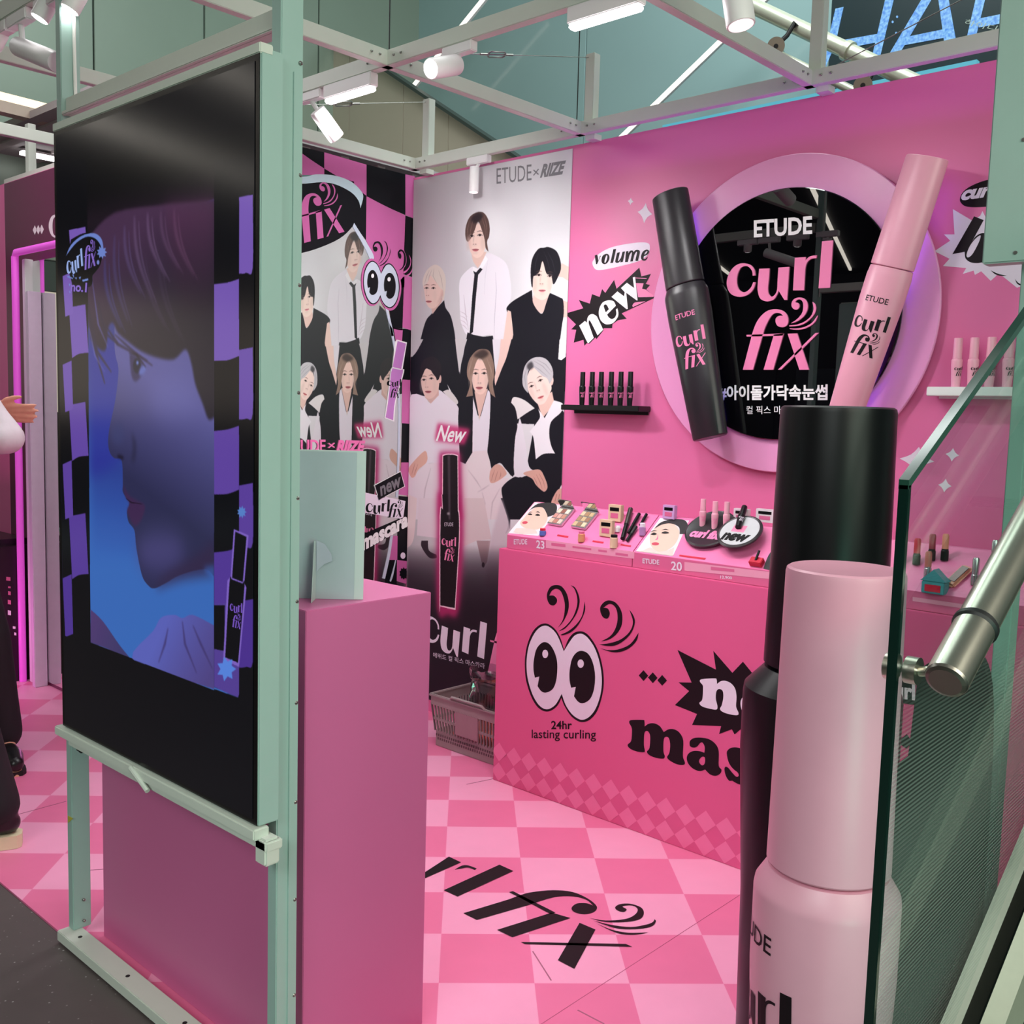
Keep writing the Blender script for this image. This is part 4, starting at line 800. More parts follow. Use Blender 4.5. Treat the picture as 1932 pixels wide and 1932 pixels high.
carton('purple cosmetic box behind the right tray portrait', 1130, 200, .05, .05, .02, mat('box_lilac', (206, 160, 214), .4), M_blackpl); carton('white cosmetic box at the back of the right tray', 1590, 218, .055, .045, .02, M_card, M_blackpl); carton('white cosmetic box at the right end of the right tray', 1745, 222, .068, .045, .02, M_card, M_blackpl)
def pencil(label, x0, y0, x1, y1, r, m, m2):
    a, b_ = TP.hit(*ZT.pt(x0, y0), r + .006), TP.hit(*ZT.pt(x1, y1), r + .002); t = thing('brow_pencil', label, 'pencil', tuple(b_), G_T)
    c_ = a.lerp(b_, .55); MB().tube([b_, c_], r, 12).build('barrel', m, t); MB().tube([c_, a.lerp(b_, .03), a], [r * 1.12, r * 1.12, r * .7], 12).build('cap', m2, t)
pencil('thick black brow pencil with a beige tip on the left tray', 890, 150, 835, 340, .0085, M_blackpl, mat('pencil_cap', (60, 48, 46), .3)); pencil('black brow pencil on the left tray, middle of three', 945, 180, 872, 300, .006, M_blackpl, M_blackpl); pencil('slim black brow pencil lying lowest of the three', 925, 262, 862, 350, .006, M_blackpl, M_rubber); pencil('black pencil at the back right of the left tray', 990, 182, 945, 250, .005, M_blackpl, M_blackpl)
def bottle(label, x, y, r, h, m, m2, capf=.3, sy=1.):
    t = on_tray('tester_bottle', label, 'bottle', x, y, up=True); MB().lathe([(.0001, 0), (r, 0), (r, h * (1 - capf)), (r * .8, h * (1 - capf) + .002), (.0001, h * (1 - capf) + .002)], 20, sy=sy).build('bottle', m, t)
    MB().lathe([(.0001, h * (1 - capf)), (r * .85, h * (1 - capf)), (r * .85, h - .002), (r * .7, h), (.0001, h)], 20, sy=sy).build('cap', m2, t)
bottle('small bottle of beige brow gel on the left tray', 772, 384, .0145, .048, M_beige, M_blackpl, .25); bottle('tiny orange tester pot at the front of the left tray', 565, 345, .013, .04, mat('tester_orange', (216, 150, 110), .4), M_lip); bottle('purple tube tester at the right of the left tray', 955, 305, .012, .045, mat('tester_purple', (176, 130, 186), .35), M_lilac, .35); bottle('small white tester ball on the left tray', 798, 282, .011, .022, M_white, M_white, .3)
bottle('blue and red tester pot at the left end of the trays', 318, 305, .013, .028, mat('tester_blue', (90, 110, 190), .4), M_red, .4)
def plate(label, x, y, r, m, m2, word, keys=None, lift=0.):
    t = on_tray('round_plate', label, 'plate', x, y); t.location = t.location + TP.n * lift; bpy.context.view_layer.update(); MB().lathe([(.0001, .010), (r - .002, .010), (r, .012), (r, .018), (r - .006, .021), (r - .010, .0195), (.0001, .0195)], 48).build('dish', m, t)
    TQ = Plane(t.matrix_world @ Vector((0, 0, .020)), (1, 0, 0), TP.b)
    if keys: logo('logo', TQ, .0, -.012, r * 1.0, .0006, m2, t, 'curl'); 
    o = None
    if word:
        v, f = text_mesh(word, .06, .2); mb_ = MB(); mb_.add([((x_ - .5) * r * 1.3, -.030 + (y_ - .5) * r * .42, .0202) for x_, y_ in v], f); mb_.build('lettering', m2, t, fixn=False)
    return t
pt1 = plate('round black plate with printed words on the right tray', 1400, 285, .092, mat('plate_black', (34, 26, 32), .3), M_letpink, 'curl fix'); ps_ = plate('round silver plate with the word new on the right tray', 1600, 338, .078, mat('plate_rim', (40, 36, 40), .3), M_blackpl, 'new', lift=.024); MB().lathe([(.0001, .0196), (.068, .0196), (.068, .0199), (.0001, .0199)], 48).build('face', mat('plate_silver', (196, 194, 200), .35, noise=.12, scale=25), ps_)
b_ = MB(); b_.box(-.030, .018, -.006, .026, .0200, .0203); b_.build('pink_label', mat('plate_pink', (236, 130, 170), .5), ps_)
MB().lathe([(.0001, 0), (.03, 0), (.03, .010), (.0001, .010)], 24).build('foot', M_tray, pt1)
for k, (x, y) in enumerate(((1345, 268), (1422, 285), (1496, 290))):
    p_ = TP.hit(*ZT.pt(x, y), .012); small_mascara('small_mascara', ('left', 'middle', 'right')[k] + ' small pale pink mascara standing on the black plate', 'mascaras standing on the round plates', Matrix.Translation(p_), .098, M_pinkpl, M_letpink, .0118)
a, b_ = TP.hit(*ZT.pt(1595, 328), .052), TP.hit(*ZT.pt(1645, 165), .052)
d_ = Vector((0, .25, .97)).rotation_difference((b_ - a).normalized()) if False else Vector((0, 0, 1)).rotation_difference((b_ - a).normalized())
small_mascara('small_mascara', 'small black mascara leaning on the silver plate', 'mascaras standing on the round plates', Matrix.Translation(a) @ d_.to_matrix().to_4x4(), .105, M_blackpl, M_lilac, .0118)
t = on_tray('tester_stand', 'red tester stand with a black brush at the right tray front', 'stand', 1690, 492, up=False); MB().box(-.022, .022, -.012, .016, 0, .02, .002).build('base', M_red, t); MB().tube([(0, 0, .02), (.004, .03, .035)], .004, 10).build('brush', M_blackpl, t)
# lip products at the far right, behind the glass
ZQ = View(1660, 850, 3.864)
for k, (x, y, m_, m2_) in enumerate(((140, 835, M_red, M_red), (265, 830, M_red, M_red), (375, 800, mat('tester_wine', (150, 30, 60), .35), M_red), (470, 800, mat('tester_peach', (226, 140, 120), .35), mat('tester_brown', (120, 60, 56), .35)), (345, 930, mat('tester_clay', (190, 110, 100), .35), M_beige), (690, 980, M_silver, mat('tester_mauve', (150, 96, 110), .35)), (830, 850, M_silver, M_blackpl))):
    p_ = TP.hit(*ZQ.pt(x, y)); M = Matrix.Translation(p_); t = local('lipstick', ('red lipstick tester nearest the giant mascaras', 'tall red lipstick tester beside the glass edge', 'wine red lipstick tester behind the glass', 'peach lipstick tester behind the glass', 'clay lipstick tester at the tray front', 'mauve lipstick in a silver tube behind the glass', 'silver lipstick tester at the back right')[k], 'lipstick', M, G_T)
    MB().lathe([(.0001, 0), (.011, 0), (.011, .028), (.0095, .030), (.0095, .034), (.0001, .034)], 18).build('tube', M_blackpl if k < 4 else M_silver, t); MB().lathe([(.0001, .034), (.0095, .034), (.0095, .072), (.007, .078), (.0001, .078)], 18).build('bullet', m_, t)
t = on_tray('tester_house', 'small teal house-shaped tester holder behind the glass', 'holder', 400, 1040, ZQ, up=True); M_teal = mat('tester_teal', (70, 150, 160), .35)
MB().box(-.032, .032, -.02, .02, 0, .035, .002).build('base', M_teal, t); MB().prism([(-.036, .036), (.036, .036), (0, .07)], -.02, .02, MY).build('roof', M_teal, t); MB().box(-.022, .022, -.021, -.0195, .006, .026).build('label_print', M_red, t)
t = on_tray('lip_compact', 'long peach lip compact with a clear lid behind the glass', 'compact', 575, 930, ZQ, rot=-.35); MB().box(-.018, .018, -.045, .045, 0, .014, .006).build('case', mat('compact_peach', (222, 150, 130), .35), t); MB().box(-.011, .011, -.03, .035, .0142, .0165, .001).build('gloss', mat('compact_wine', (110, 40, 50), .2), t)

# ------------------------------------------------------------------ plinth and the card standing on it
pt = thing('plinth', 'pink box plinth under the big display screen', 'plinth', (.70, -1.39, 0))
MB().box(.235, 1.162, -1.563, -1.21, 0, 1.062, .0015).build('body', M_pinkpanel2, pt)
ZPd = PZ(1.0625); a, b_ = ZPd.hit(683, 1134), ZPd.hit(560, 1131)
d = (b_ - a); d.z = 0; d.normalize(); nrm = Vector((d.y, -d.x, 0)); nrm = nrm if nrm.dot(CAMC - a) > 0 else -nrm
Wc = .22; Hc = .327; M_cardb = mat('card_back', (186, 198, 196), .55, noise=.03); X = Matrix((( -d.x, -nrm.x, 0, a.x), (-d.y, -nrm.y, 0, a.y), (0, 0, 1, a.z), (0, 0, 0, 1)))
cd = local('standing_card', 'white card sign with a folding strut seen from behind on the plinth', 'sign', X)
def cardquad(x0, x1, z0, z1, y0, th, lean): return [Vector((x, y0 - dy + lean * z, z)) for dy in (0, th) for x, z in ((x0, z0), (x1, z0), (x1, z1), (x0, z1))]
def slab(mb, x0, x1, z0, z1, y0, th, lean): return mb.add(cardquad(x0, x1, z0, z1, y0, th, lean), [(0, 1, 2, 3), (7, 6, 5, 4), (0, 4, 5, 1), (1, 5, 6, 2), (2, 6, 7, 3), (3, 7, 4, 0)])
slab(MB(), -Wc, 0, 0, Hc, .02, .004, .06).build('board', M_cardb, cd)
slab(MB(), -Wc + .02, -.02, .0, Hc * .99, .0155, .0008, .06).build('backing_sheet', mat('card_backing', (166, 178, 184), .55, noise=.04), cd)
st_ = MB(); st_.add([(-.105, .012, .0), (-.105, -.035, .0), (-.105, -.004, .13), (-.105, .012, .13), (-.1035, .012, .0), (-.1035, -.035, .0), (-.1035, -.004, .13), (-.1035, .012, .13)], [(0, 1, 2, 3), (7, 6, 5, 4), (0, 4, 5, 1), (1, 5, 6, 2), (2, 6, 7, 3), (3, 7, 4, 0)]); st_.build('strut', M_cardb, cd)
ob = MB(); ob.prism([(-.103, .13), (-.085, .122), (-.070, .100), (-.068, .085), (-.085, .078), (-.103, .06)], .0135, .0145, Matrix(((1, 0, 0, 0), (0, 0, 1, 0), (0, 1, 0, 0), (0, 0, 0, 1)))); ob.build('strut_tab', mat('card_tab', (176, 182, 196), .55), cd)

# ------------------------------------------------------------------ the big display screen on its frame
SP = PV(-1.7005)
ds = thing('display_screen', 'tall black display screen showing a young man in blue light', 'screen', (.755, -1.69, .64))
x0, x1, z0, z1 = .309, 1.196, .648, 2.143
MB().box(x0, x1, -1.699, -1.648, z0, z1, .003).build('housing', M_mint, ds)
MB().box(x0 + .002, x1 - .002, -1.7003, -1.6988, z0 + .002, z1 - .012).build('bezel', mat('bezel_black', (8, 8, 10), .25, noise=0), ds)
MB().box(x0 - .002, x1 + .001, -1.7015, -1.672, z1 - .012, z1 + .008, .002).build('top_edge', M_frame, ds)
br = MB(); br.box(x0 - .022, x1 + .005, -1.712, -1.675, z0 - .026, z0 - .002, .003); br.box(x0 + .03, x1 + .03, -1.70, -1.66, z0 - .045, z0 - .024, .003); br.build('bottom_rail', M_frame, ds)
bk = MB(); bk.box(x1 - .01, x1 + .028, -1.70, -1.665, z0 - .075, z0 - .02, .004); bk.build('bracket', M_frame, ds)
tl_ = MB(); tl_.tube([SP.hit(256, 1446, .012), SP.hit(268, 1460, .014), SP.hit(288, 1490, .012)], .006, 8); tl_.build('pull_tab', M_frame, ds)
MB().box(x0 + .05, x0 + .075, -1.69, -1.668, z0 - .06, z0 - .028, .006).build('catch', M_rubber, ds)
MB().box(x0 + .02, x1 - .1, -1.672, -1.645, z0 - .02, z0 + .03, .003).build('rear_rail', M_whitepl, ds)
S = Paint(SP, (x0 + .016, x1 - .016, z0 + .012, z1 - .024), 560, 960, (6, 6, 12))
# picture
S.grad(PX('120,300! 480,250! 480,420! 120,440!'), (300, 330), (8, 7, 10), (300, 430), (44, 26, 44), 1, 12)
S.grad(PX('165,470! 405,375! 405,1290! 452,1316! 450,1320! 172,1212!'), (280, 560), (56, 56, 128), (280, 1000), (60, 112, 196), 1)
S.grad(PX('172,860! 300,860! 300,1050! 172,1050!'), (200, 850), (36, 40, 130), (200, 1050), (54, 100, 190), .6, 14)
S.fill(PX('166,640! 240,640! 225,760 232,860 172,900!'), (44, 46, 156), .7, 12)
S.fill(Z4('700,-60! 700,190 722,300 718,390 700,520 668,670 660,760 672,820 700,852 742,865 750,1000 748,1050 765,1085 790,1125 775,1180 785,1240 820,1290 832,1400 865,1560 900,1620 940,1642 1010,1610 1100,1560 1250,1525 1310,1580! 1310,-60!'), (70, 68, 112))
FACE = Z4('700,-60! 700,190 722,300 718,390 700,520 668,670 660,760 672,820 700,852 742,865 750,1000 748,1050 765,1085 790,1125 775,1180 785,1240 820,1290 832,1400 865,1560 900,1620 940,1642 1010,1610 1100,1560 1250,1525 1310,1580! 1310,-60!')
S.grad(FACE, Z4.pt(1000, 420), (96, 94, 160), Z4.pt(900, 1060), (46, 46, 84), 1); S.fill(Z4.el(1060, 480, 150, 130), (106, 106, 176), .6, 18); S.fill(Z4.el(980, 1420, 150, 120), (84, 78, 140), .7, 18); S.fill(Z4.el(720, 700, 40, 70), (62, 66, 116), .8, 6)
S.fill(Z4('1310,1350! 1200,1440 1010,1560 950,1640 1100,1590 1310,1560!'), (54, 40, 74), .8, 8); S.fill(Z4.el(735, 845, 22, 10, .3), (24, 16, 34), .9, 2); S.fill(Z4('800,690! 830,760 825,860 800,870 810,780'), (40, 38, 66), .6, 4)
S.fill(Z4('752,1010! 790,1080 870,1125! 885,1150 860,1230 820,1262 785,1200 775,1165 790,1125 765,1085'), (66, 40, 82), .95, 2); S.line([Z4.pt(768, 1095), Z4.pt(800, 1120), Z4.pt(868, 1130)], 2.2, (24, 12, 30), .9)
S.fill(Z4('1310,1500! 1240,1525 1310,1600!'), (60, 110, 200), .6, 4)
# hair
S.grad(Z4('530,-480! 700,-640 1000,-690! 1310,-720! 1310,600! 1270,615 1235,520 1190,400 1165,270 1130,190 1060,250 960,240 860,200 790,150 720,90 690,30 660,60 640,200 560,120 530,-100'), Z4.pt(900, -600), (74, 48, 78), Z4.pt(1000, 60), (34, 28, 42), 1, 2)
S.grad(Z4('1000,-690! 1310,-720! 1310,0! 1100,0!'), Z4.pt(1200, -700), (88, 50, 82), Z4.pt(1200, -50), (40, 28, 44), .8, 14)
for x, y, x2, y2, c in ((820, -620, 930, -120, (122, 98, 140)), (900, -640, 1010, -250, (132, 104, 146)), (760, -560, 860, -150, (104, 88, 140)), (980, -650, 1090, -300, (112, 80, 116)), (700, -500, 780, 20, (84, 76, 130)), (640, -360, 740, 60, (74, 74, 150)), (1060, -660, 1180, -260, (116, 76, 110)), (860, -420, 1010, 60, (72, 56, 84)), (960, -400, 1100, 120, (66, 52, 76))):
    S.line([Z4.pt(x + (x2 - x) * k_ / 10 - 34 * math.sin(math.pi * k_ / 10), y + (y2 - y) * k_ / 10) for k_ in range(11)], 6, c, .45, 2); S.line([Z4.pt(x + 26 + (x2 - x) * k_ / 10 - 30 * math.sin(math.pi * k_ / 10), y + 30 + (y2 - y) * k_ / 10) for k_ in range(11)], 2.5, c, .5, 1)
for q in (((540, -100), (560, 120), (640, 400)), ((560, 0), (590, 200), (680, 330)), ((600, -100), (640, 90), (720, 160)), ((640, 40), (720, 160), (900, 260)), ((700, 100), (820, 210), (930, 290))): S.line([Z4.pt(*p) for p in q], 5.5, (44, 34, 60), .85, 1)
for q in (((545, 60), (580, 230), (640, 330)), ((560, -250), (600, 40), (660, 180))): S.line([Z4.pt(*p) for p in q], 3, (112, 110, 190), .6, 1)
S.fill(Z4('790,215! 830,230 880,300 870,340 830,385 805,360 795,290'), (52, 44, 84), .9, 2); S.fill(Z4.el(835, 290, 24, 46), (26, 26, 48), .95, 1); S.fill(Z4.el(868, 318, 18, 34, .4), (110, 124, 206), .85, 2); S.fill(Z4.el(838, 272, 8, 12), (120, 140, 220), .9, 1)
S.line([Z4.pt(785, 210), Z4.pt(830, 222), Z4.pt(890, 300)], 4, (28, 20, 36), .9, 1)
# shoulder and hand at the bottom
S.grad(PX('172,1150! 195,1172 225,1215 245,1240! 172,1212!'), (175, 1160), (84, 62, 120), (230, 1235), (66, 60, 110)); S.grad(PX('290,1190 305,1165 330,1160 345,1166 365,1160 405,1180! 405,1300! 330,1275 250,1242'), (320, 1160), (96, 104, 196), (390, 1290), (84, 72, 140))
for q in (((318, 1185), (312, 1215), (300, 1250)), ((345, 1172), (350, 1215), (372, 1270)), ((365, 1180), (380, 1215), (402, 1262))): S.line(q, 4, (62, 50, 104), .7, 1)
S.fill(PX('165,300! 100,300! 100,1300! 172,1300!'), (6, 6, 12)); S.fill(PX('405,300! 490,300! 490,1340! 452,1330! 450,1312! 405,1296!'), (6, 6, 12))
PUR = ((126, 94, 190), (70, 44, 130), (112, 78, 190)); 
def cell(q, ya): 
    c0 = np.interp(ya, [500, 800, 900, 1150], [0, .5, .6, 1]); S.fill(q, tuple(np.array(PUR[0]) * (1 - c0) + np.array((78, 50, 150)) * c0))
for a_, b_ in ((372, 517), (660, 792), (916, 1035), (1135, 1260)): cell(PX(f'452,{a_}! 478,{a_ - 5}! 478,{b_ - 12} 466,{b_ - 2} 452,{b_}!'), a_)
for a_, b_ in ((536, 680), (813, 932), (1042, 1140)): cell(PX(f'405,{a_}! 430,{a_ - 3} 452,{a_ - 10}! 452,{b_ - 8}! 430,{b_} 405,{b_ + 1}!'), a_)
S.fill(PX('405,1140! 452,1135! 452,1310! 450,1316! 405,1296!'), (88, 66, 156)); S.fill(PX('405,1142! 425,1142! 424,1228! 405,1224!'), (6, 6, 12))
for a_, b_ in ((432, 508), (578, 668), (762, 862), (972, 1085)): cell(PX(f'131,{a_ + 2}! 162,{a_ - 4}! 168,{b_ - 2}! 150,{b_} 137,{b_ + 8}!'), a_)
for a_, b_ in ((513, 592), (680, 772), (868, 974), (1083, 1196)): cell(PX(f'119,{a_ + 8}! 136,{a_}! 139,{b_}! 124,{b_ + 6}!'), a_)
S.fill(PX('135,452! 160,440 185,445 196,470! 190,500 175,520! 172,540 140,548! 133,520 126,500'), (8, 8, 12), .98)
S.fill(PX('125,484! 135,462 155,445 178,440 192,450 196,468 194,478! 190,462 180,450 165,447 148,456 135,470'), (116, 140, 216))
stp = lambda cx, cy, r, n=9, q=.62: [(cx + r * .78 * (1 if k % 2 == 0 else q) * math.cos(k * math.pi / n), cy + r * (1 if k % 2 == 0 else q) * math.sin(k * math.pi / n)) for k in range(2 * n)]
S.fill(stp(193, 476, 13), (116, 140, 216)); S.fill(PX.el(186, 495, 2.6, 4.5), (126, 140, 216)); S.fill(stp(457, 966, 12), (92, 136, 214)); 
for q in ('128,520! 138,524! 139,527! 128,523!', '137,518! 140,517! 141,526!', '142,524! 146,523! 145,528!', '149,523! 154,522! 152,528!', '156,528! 167,525! 168,529! 157,532!', '131,535! 134,536! 132,541!', '131,548! 134,551! 133,554!'): S.fill(PX(q), (122, 148, 222))
S.fill(PX('442,998! 470,1010! 462,1100! 466,1108! 452,1258! 422,1244! 430,1095! 436,1088!'), (134, 104, 206)); S.fill(PX('445,1003! 466,1013! 459,1098! 439,1090!'), (6, 6, 12)); S.fill(PX('438,1093! 459,1101! 462,1108 450,1250! 426,1240! 434,1100'), (6, 6, 12))
S.fill(stp(428, 1262, 24, 7, .6), (92, 140, 236)); S.fill(PX('445,1240! 452,1240! 452,1258! 442,1254!'), (6, 6, 12), .0)
S.fill(PX('165,1216! 300,1262 452,1322! 480,1340! 480,1560! 100,1400! 100,1190!'), (5, 5, 11), .999); S.fill(PX('405,1300! 451,1316! 451,1322! 405,1305!'), (5, 5, 11))
pm = print_mat('screen_picture', S.image('screen_picture'), .16, .8)
S.panel('picture', ds, .0012, .001, pm)
def emat(name, rgb, s_=1.): return mat(name, (4, 4, 8), .2, noise=0, emit=rgb, estr=s_)
q = SP.px(148, 490); wcl = SP.px(158, 490)[0] - SP.px(127, 490)[0]; q = SP.px(142, 496); logo('lettering', SP, q[0], q[1], wcl, .0022, emat('screen_pale', (150, 172, 226)), ds, 'curl', rot=.14, sy=1.2); q = SP.px(171, 480); logo('lettering', SP, q[0], q[1], SP.px(183, 478)[0] - SP.px(160, 478)[0], .0022, emat('screen_violet', (128, 100, 190)), ds, 'fix', rot=.12, sy=1.15)
text('lettering', 'no.1', SP, (135, 549), (165, 551), (136, 532), .0022, emat('screen_violet', (128, 100, 190)), ds, .03); q = SP.px(447, 1160); logo('logo', SP, q[0], q[1], .045, .0022, emat('screen_violet2', (112, 80, 180)), ds, sy=1.1)

# ------------------------------------------------------------------ steel frame of the booth
ZT_ = 2.64; M_lamp0 = mat('cable_white', (226, 226, 222), .5)
fr = thing('booth_frame', 'pale steel frame of posts and overhead beams around the pink booth', 'frame', (.2, -1.61, 0))
def beam(p, q, w=.034, h=.05): return MB().bar(p, q, w, h, bev=.002).build('beam', M_frame, fr)
def post(x0, x1, y0, y1, z0, z1): return MB().box(x0, x1, y0, y1, z0, z1, .002).build('post', M_mint, fr)
post(.178, .207, -1.635, -1.585, .03, 2.9); post(1.150, 1.182, -1.645, -1.594, .02, 2.9); post(2.200, 2.232, -.556, -.506, .0, 2.615)
MB().box(1.1825, 1.186, -1.618, -1.598, .0, 2.12).build('cover_strip', M_mint, fr)
sl = MB().box(.172, 2.34, -1.665, -1.608, .0008, .030, .002).build('sill', M_frame, fr)
for v in (.49, -.53): beam((-3.0 if v < 0 else -.86, v, ZT_), (2.34, v, ZT_))
for u in (-.83, .17, 1.17): beam((u, -1.60, ZT_), (u, .51, ZT_))
beam((-1.83, -1.60, ZT_), (-1.83, -.50, ZT_))
beam((-1.2, -1.6, 2.565), (.17, -1.6, 2.565)); beam((.208, -1.61, 2.226), (1.15, -1.61, 2.226), .03, .044)
MB().bar((.208, -1.630, 2.208), (1.15, -1.630, 2.208), .012, .010, bev=.002).build('beam_lip', M_frame, fr)
for x, y in ((.216, .50), (-.753, .50), (1.19, .50), (-2.76, -.50)): MB().box(x - .022, x + .022, y - .02, y + .02, 2.663, 2.925, .002).build('strut', M_frame, fr)
MB().tube([(.212, -1.600, 2.18), (.211, -1.602, 2.4), (.214, -1.600, 2.62), (.211, -1.602, 2.9)], .0045, 8).build('power_cable', M_lamp0, fr)
def bolt(p, n):
    p, n = Vector(p), Vector(n); MB().tube([p, p + n * .004, p + n * .006], [.0042, .0042, .002], 8).build('bolt', M_bolt, fr)
for u in (-.83, .17, 1.17):
    for v in (.49, -.53):
        for k in (.05, .085):
            if v > 0 or u > -.8:
                bolt((u - k, v - .017, 2.642), (0, -1, 0)); bolt((u + k, v - .017, 2.642), (0, -1, 0))
            bolt((u + .017, v - k, 2.642), (1, 0, 0))
            if v < 0: bolt((u + .017, v + k, 2.642), (1, 0, 0))
        if v > 0:
            MB().box(u + .02, u + .065, .50, .549, 2.595, 2.617).build('clip', M_frame, fr)
for z in (.055, .115): bolt((.216, -1.61, z), (1, 0, 0))
for z in np.arange(.25, 2.2, .21): bolt((1.182, -1.602, float(z)), (1, 0, 0))
for u in (.25, .52, .80): MB().tube([(u, -1.636, .0295), (u, -1.636, .0305)], .006, 10).build('screw_hole', M_dark, fr)
tg = MB(); tg.prism([(.1855, .332), (.1855, .352), (.2155, .354)], -1.6362, -1.6352, Matrix(((1, 0, 0, 0), (0, 0, 1, 0), (0, 1, 0, 0), (0, 0, 0, 1)))); tg.build('yellow_tape', mat('yellow_tape', (190, 180, 60), .5), fr)
def cable(a, b_, f):
    a, b_ = Vector(a), Vector(b_); d = (b_ - a).normalized(); MB().tube([a, b_], .0018, 6).build('cable', M_bolt, fr)
    c_ = a.lerp(b_, f); w = MB(); sd_ = d.orthogonal().normalized() * .011
    for s_ in (1, -1): w.tube([c_ - d * .045 + sd_ * s_ * .4, c_ - d * .035 + sd_ * s_, c_ + d * .035 + sd_ * s_, c_ + d * .045 + sd_ * s_ * .4], .003, 8)
    w.tube([c_ - d * .085, c_ - d * .04], .0045, 8); w.tube([c_ + d * .04, c_ + d * .085], .0045, 8); w.build('turnbuckle', M_bolt, fr)
cable((.21, .50, 2.915), (.17, -.52, 2.67), .52); cable((-.753, .50, 2.915), (-.83, -.52, 2.67), .46); cable((1.25, .50, 2.67), (2.17, .50, 2.93), .62)
for u, v in ((.175, -.53), (.15, .49)): MB().tube([(u, v, 2.66), (u, v, 4.4)], .0022, 6).build('hanging_wire', M_rubber, fr)
# panel cabinet on the right-hand post
cb = thing('hanging_panel', 'pale green steel panel hanging in the upper right corner above the glass', 'panel', (2.25, -.58, 1.81))
MB().box(2.136, 2.352, -.600, -.557, 1.812, 2.95, .003).build('panel', M_mint, cb)
for z in (1.83, 2.05): MB().tube([(2.20, -.6005, z), (2.20, -.602, z)], .004, 8).build('screw', M_bolt, cb)

# ------------------------------------------------------------------ lamps
M_lamp = mat('lamp_white', (236, 232, 234), .4, noise=.01); M_lens = mat('lamp_lens', (255, 255, 255), .3, noise=0, emit=(255, 252, 250), estr=14); M_tubeE = mat('tube_light', (255, 255, 255), .3, noise=0, emit=(255, 250, 250), estr=5); M_lensoff = mat('lens_dim', (250, 240, 240), .3, noise=0, emit=(255, 240, 240), estr=1.2)
def spotlight(label, A_, B_, r, mount=None, lens=M_lens, nf=.22):
    A_, B_ = Vector(A_), Vector(B_); t = thing('spotlight', label, 'lamp', tuple(A_), 'white spotlights under the beams'); d = (B_ - A_).normalized()
    MB().tube([A_, A_ + d * .004, B_ - d * .003, B_], [r * .94, r, r, r * .96], 28).build('head', M_lamp, t); MB().tube([B_ + d * .0005, B_ + d * .0015], r * .84, 24).build('lens', lens, t)
    if mount:
        x, v, z = mount; MB().box(x - .065, x + .065, v - .016, v + .016, z - .032, z, .003).build('mount', M_lamp, t); MB().tube([(x, v, z - .03), A_.lerp(B_, nf)], .008, 10).build('neck', M_lamp, t)
    return t
def bx_on(v, z, px_, py_): q = PV(v).px(px_, py_); return q[0]
R1 = PV(-.53); zb = 2.615
a = R1.hit(862, 122); spotlight('lit white spotlight facing the camera under the middle beam', a, a - CR * .075 + CD * .05 - CF * .085, .031, (a.x + .01, -.53, zb))
a = R1.hit(598, 208); spotlight('white spotlight turned down to the right under the middle beam', a, a + CR * .062 + CD * .078 + CF * .06, .030, (R1.px(588, 178)[0], -.53, zb), M_lensoff)
q = PV(.46).hit(894, 314); spotlight('white spotlight pointing straight down above the group poster', (q.x, .465, 2.565), (q.x, .462, 2.455), .022, (q.x, .49, zb), M_lensoff)
a = R1.hit(1386, -35); spotlight('pinkish white spotlight hanging at the top above the round sign', a, R1.hit(1398, 48), .036, (a.x, -.53, zb), M_lensoff)
R6 = PV(-1.6); a = R6.hit(108, 118); spotlight('white spotlight lying nearly level at the top left', a, R6.hit(35, 88), .0265, (R6.px(40, 55)[0], -1.6, 2.54), M_lensoff, .88)
for lab, x, y in (('lit spotlight bulb at the left frame edge', 2, 60), ('lit spotlight bulb left of the screen frame post', 92, 4), ('lit spotlight bulb right of the screen frame post', 150, -14)):
    a = R6.hit(x, y); spotlight(lab, a, a + Vector((-.012, -.02, -.045)), .024, (a.x, -1.6, 2.54))
def tube_lamp(label, v, p, q, z=None):
    a, b_ = PV(v).px(*p), PV(v).px(*q); z = z or 2.615; t = thing('linear_light', label, 'lamp', ((a[0] + b_[0]) / 2, v, z), 'linear lights under the middle beam')
    MB().box(a[0], b_[0], v - .018, v + .018, z - .045, z, .003).build('housing', M_lamp, t); MB().box(a[0] + .004, b_[0] - .004, v - .016, v + .016, z - .060, z - .045, .005).build('diffuser', M_tubeE, t)
    l = area(t.name + '_glow', ((a[0] + b_[0]) / 2, v, z - .066), ((a[0] + b_[0]) / 2, v, 0), abs(b_[0] - a[0]), .03, 9, (1, .97, .98)); return t
tube_lamp('long white linear light at the top of the middle beam', -.53, (1076, 45), (1212, 10)); tube_lamp('short white linear light on the middle beam beside the screen post', -.53, (617, 180), (706, 155))

# ------------------------------------------------------------------ shopping basket with a clear bag
bk = thing('shopping_basket', 'grey plastic shopping basket on the floor between plinth and counter', 'basket', (-.10, .36, 0)); M_bsk = mat('basket_grey', (150, 134, 136), .45, noise=.04)
X0, X1, Y0, Y1, TB = -.345, .118, .205, .50, .025
def side_pt(e, t, z): # e: 0 front 1 back 2 left 3 right
    g = TB * (z / .235); x0, x1, y0, y1 = X0 - g + TB, X1 + g - TB, Y0 - g + TB, Y1 + g - TB
    x0, x1, y0, y1 = X0 + (TB - g), X1 - (TB - g), Y0 + (TB - g), Y1 - (TB - g)
    return {0: (x0 + (x1 - x0) * t, y0, z), 1: (x0 + (x1 - x0) * t, y1, z), 2: (x0, y0 + (y1 - y0) * t, z), 3: (x1, y0 + (y1 - y0) * t, z)}[e]
low = MB(); 
for e in range(4): low.bar(side_pt(e, 0, .038), side_pt(e, 1, .038), .004, .072)
low.box(X0 + TB, X1 - TB, Y0 + TB, Y1 - TB, .0005, .006); low.build('lower_wall', M_bsk, bk)
rim = MB()
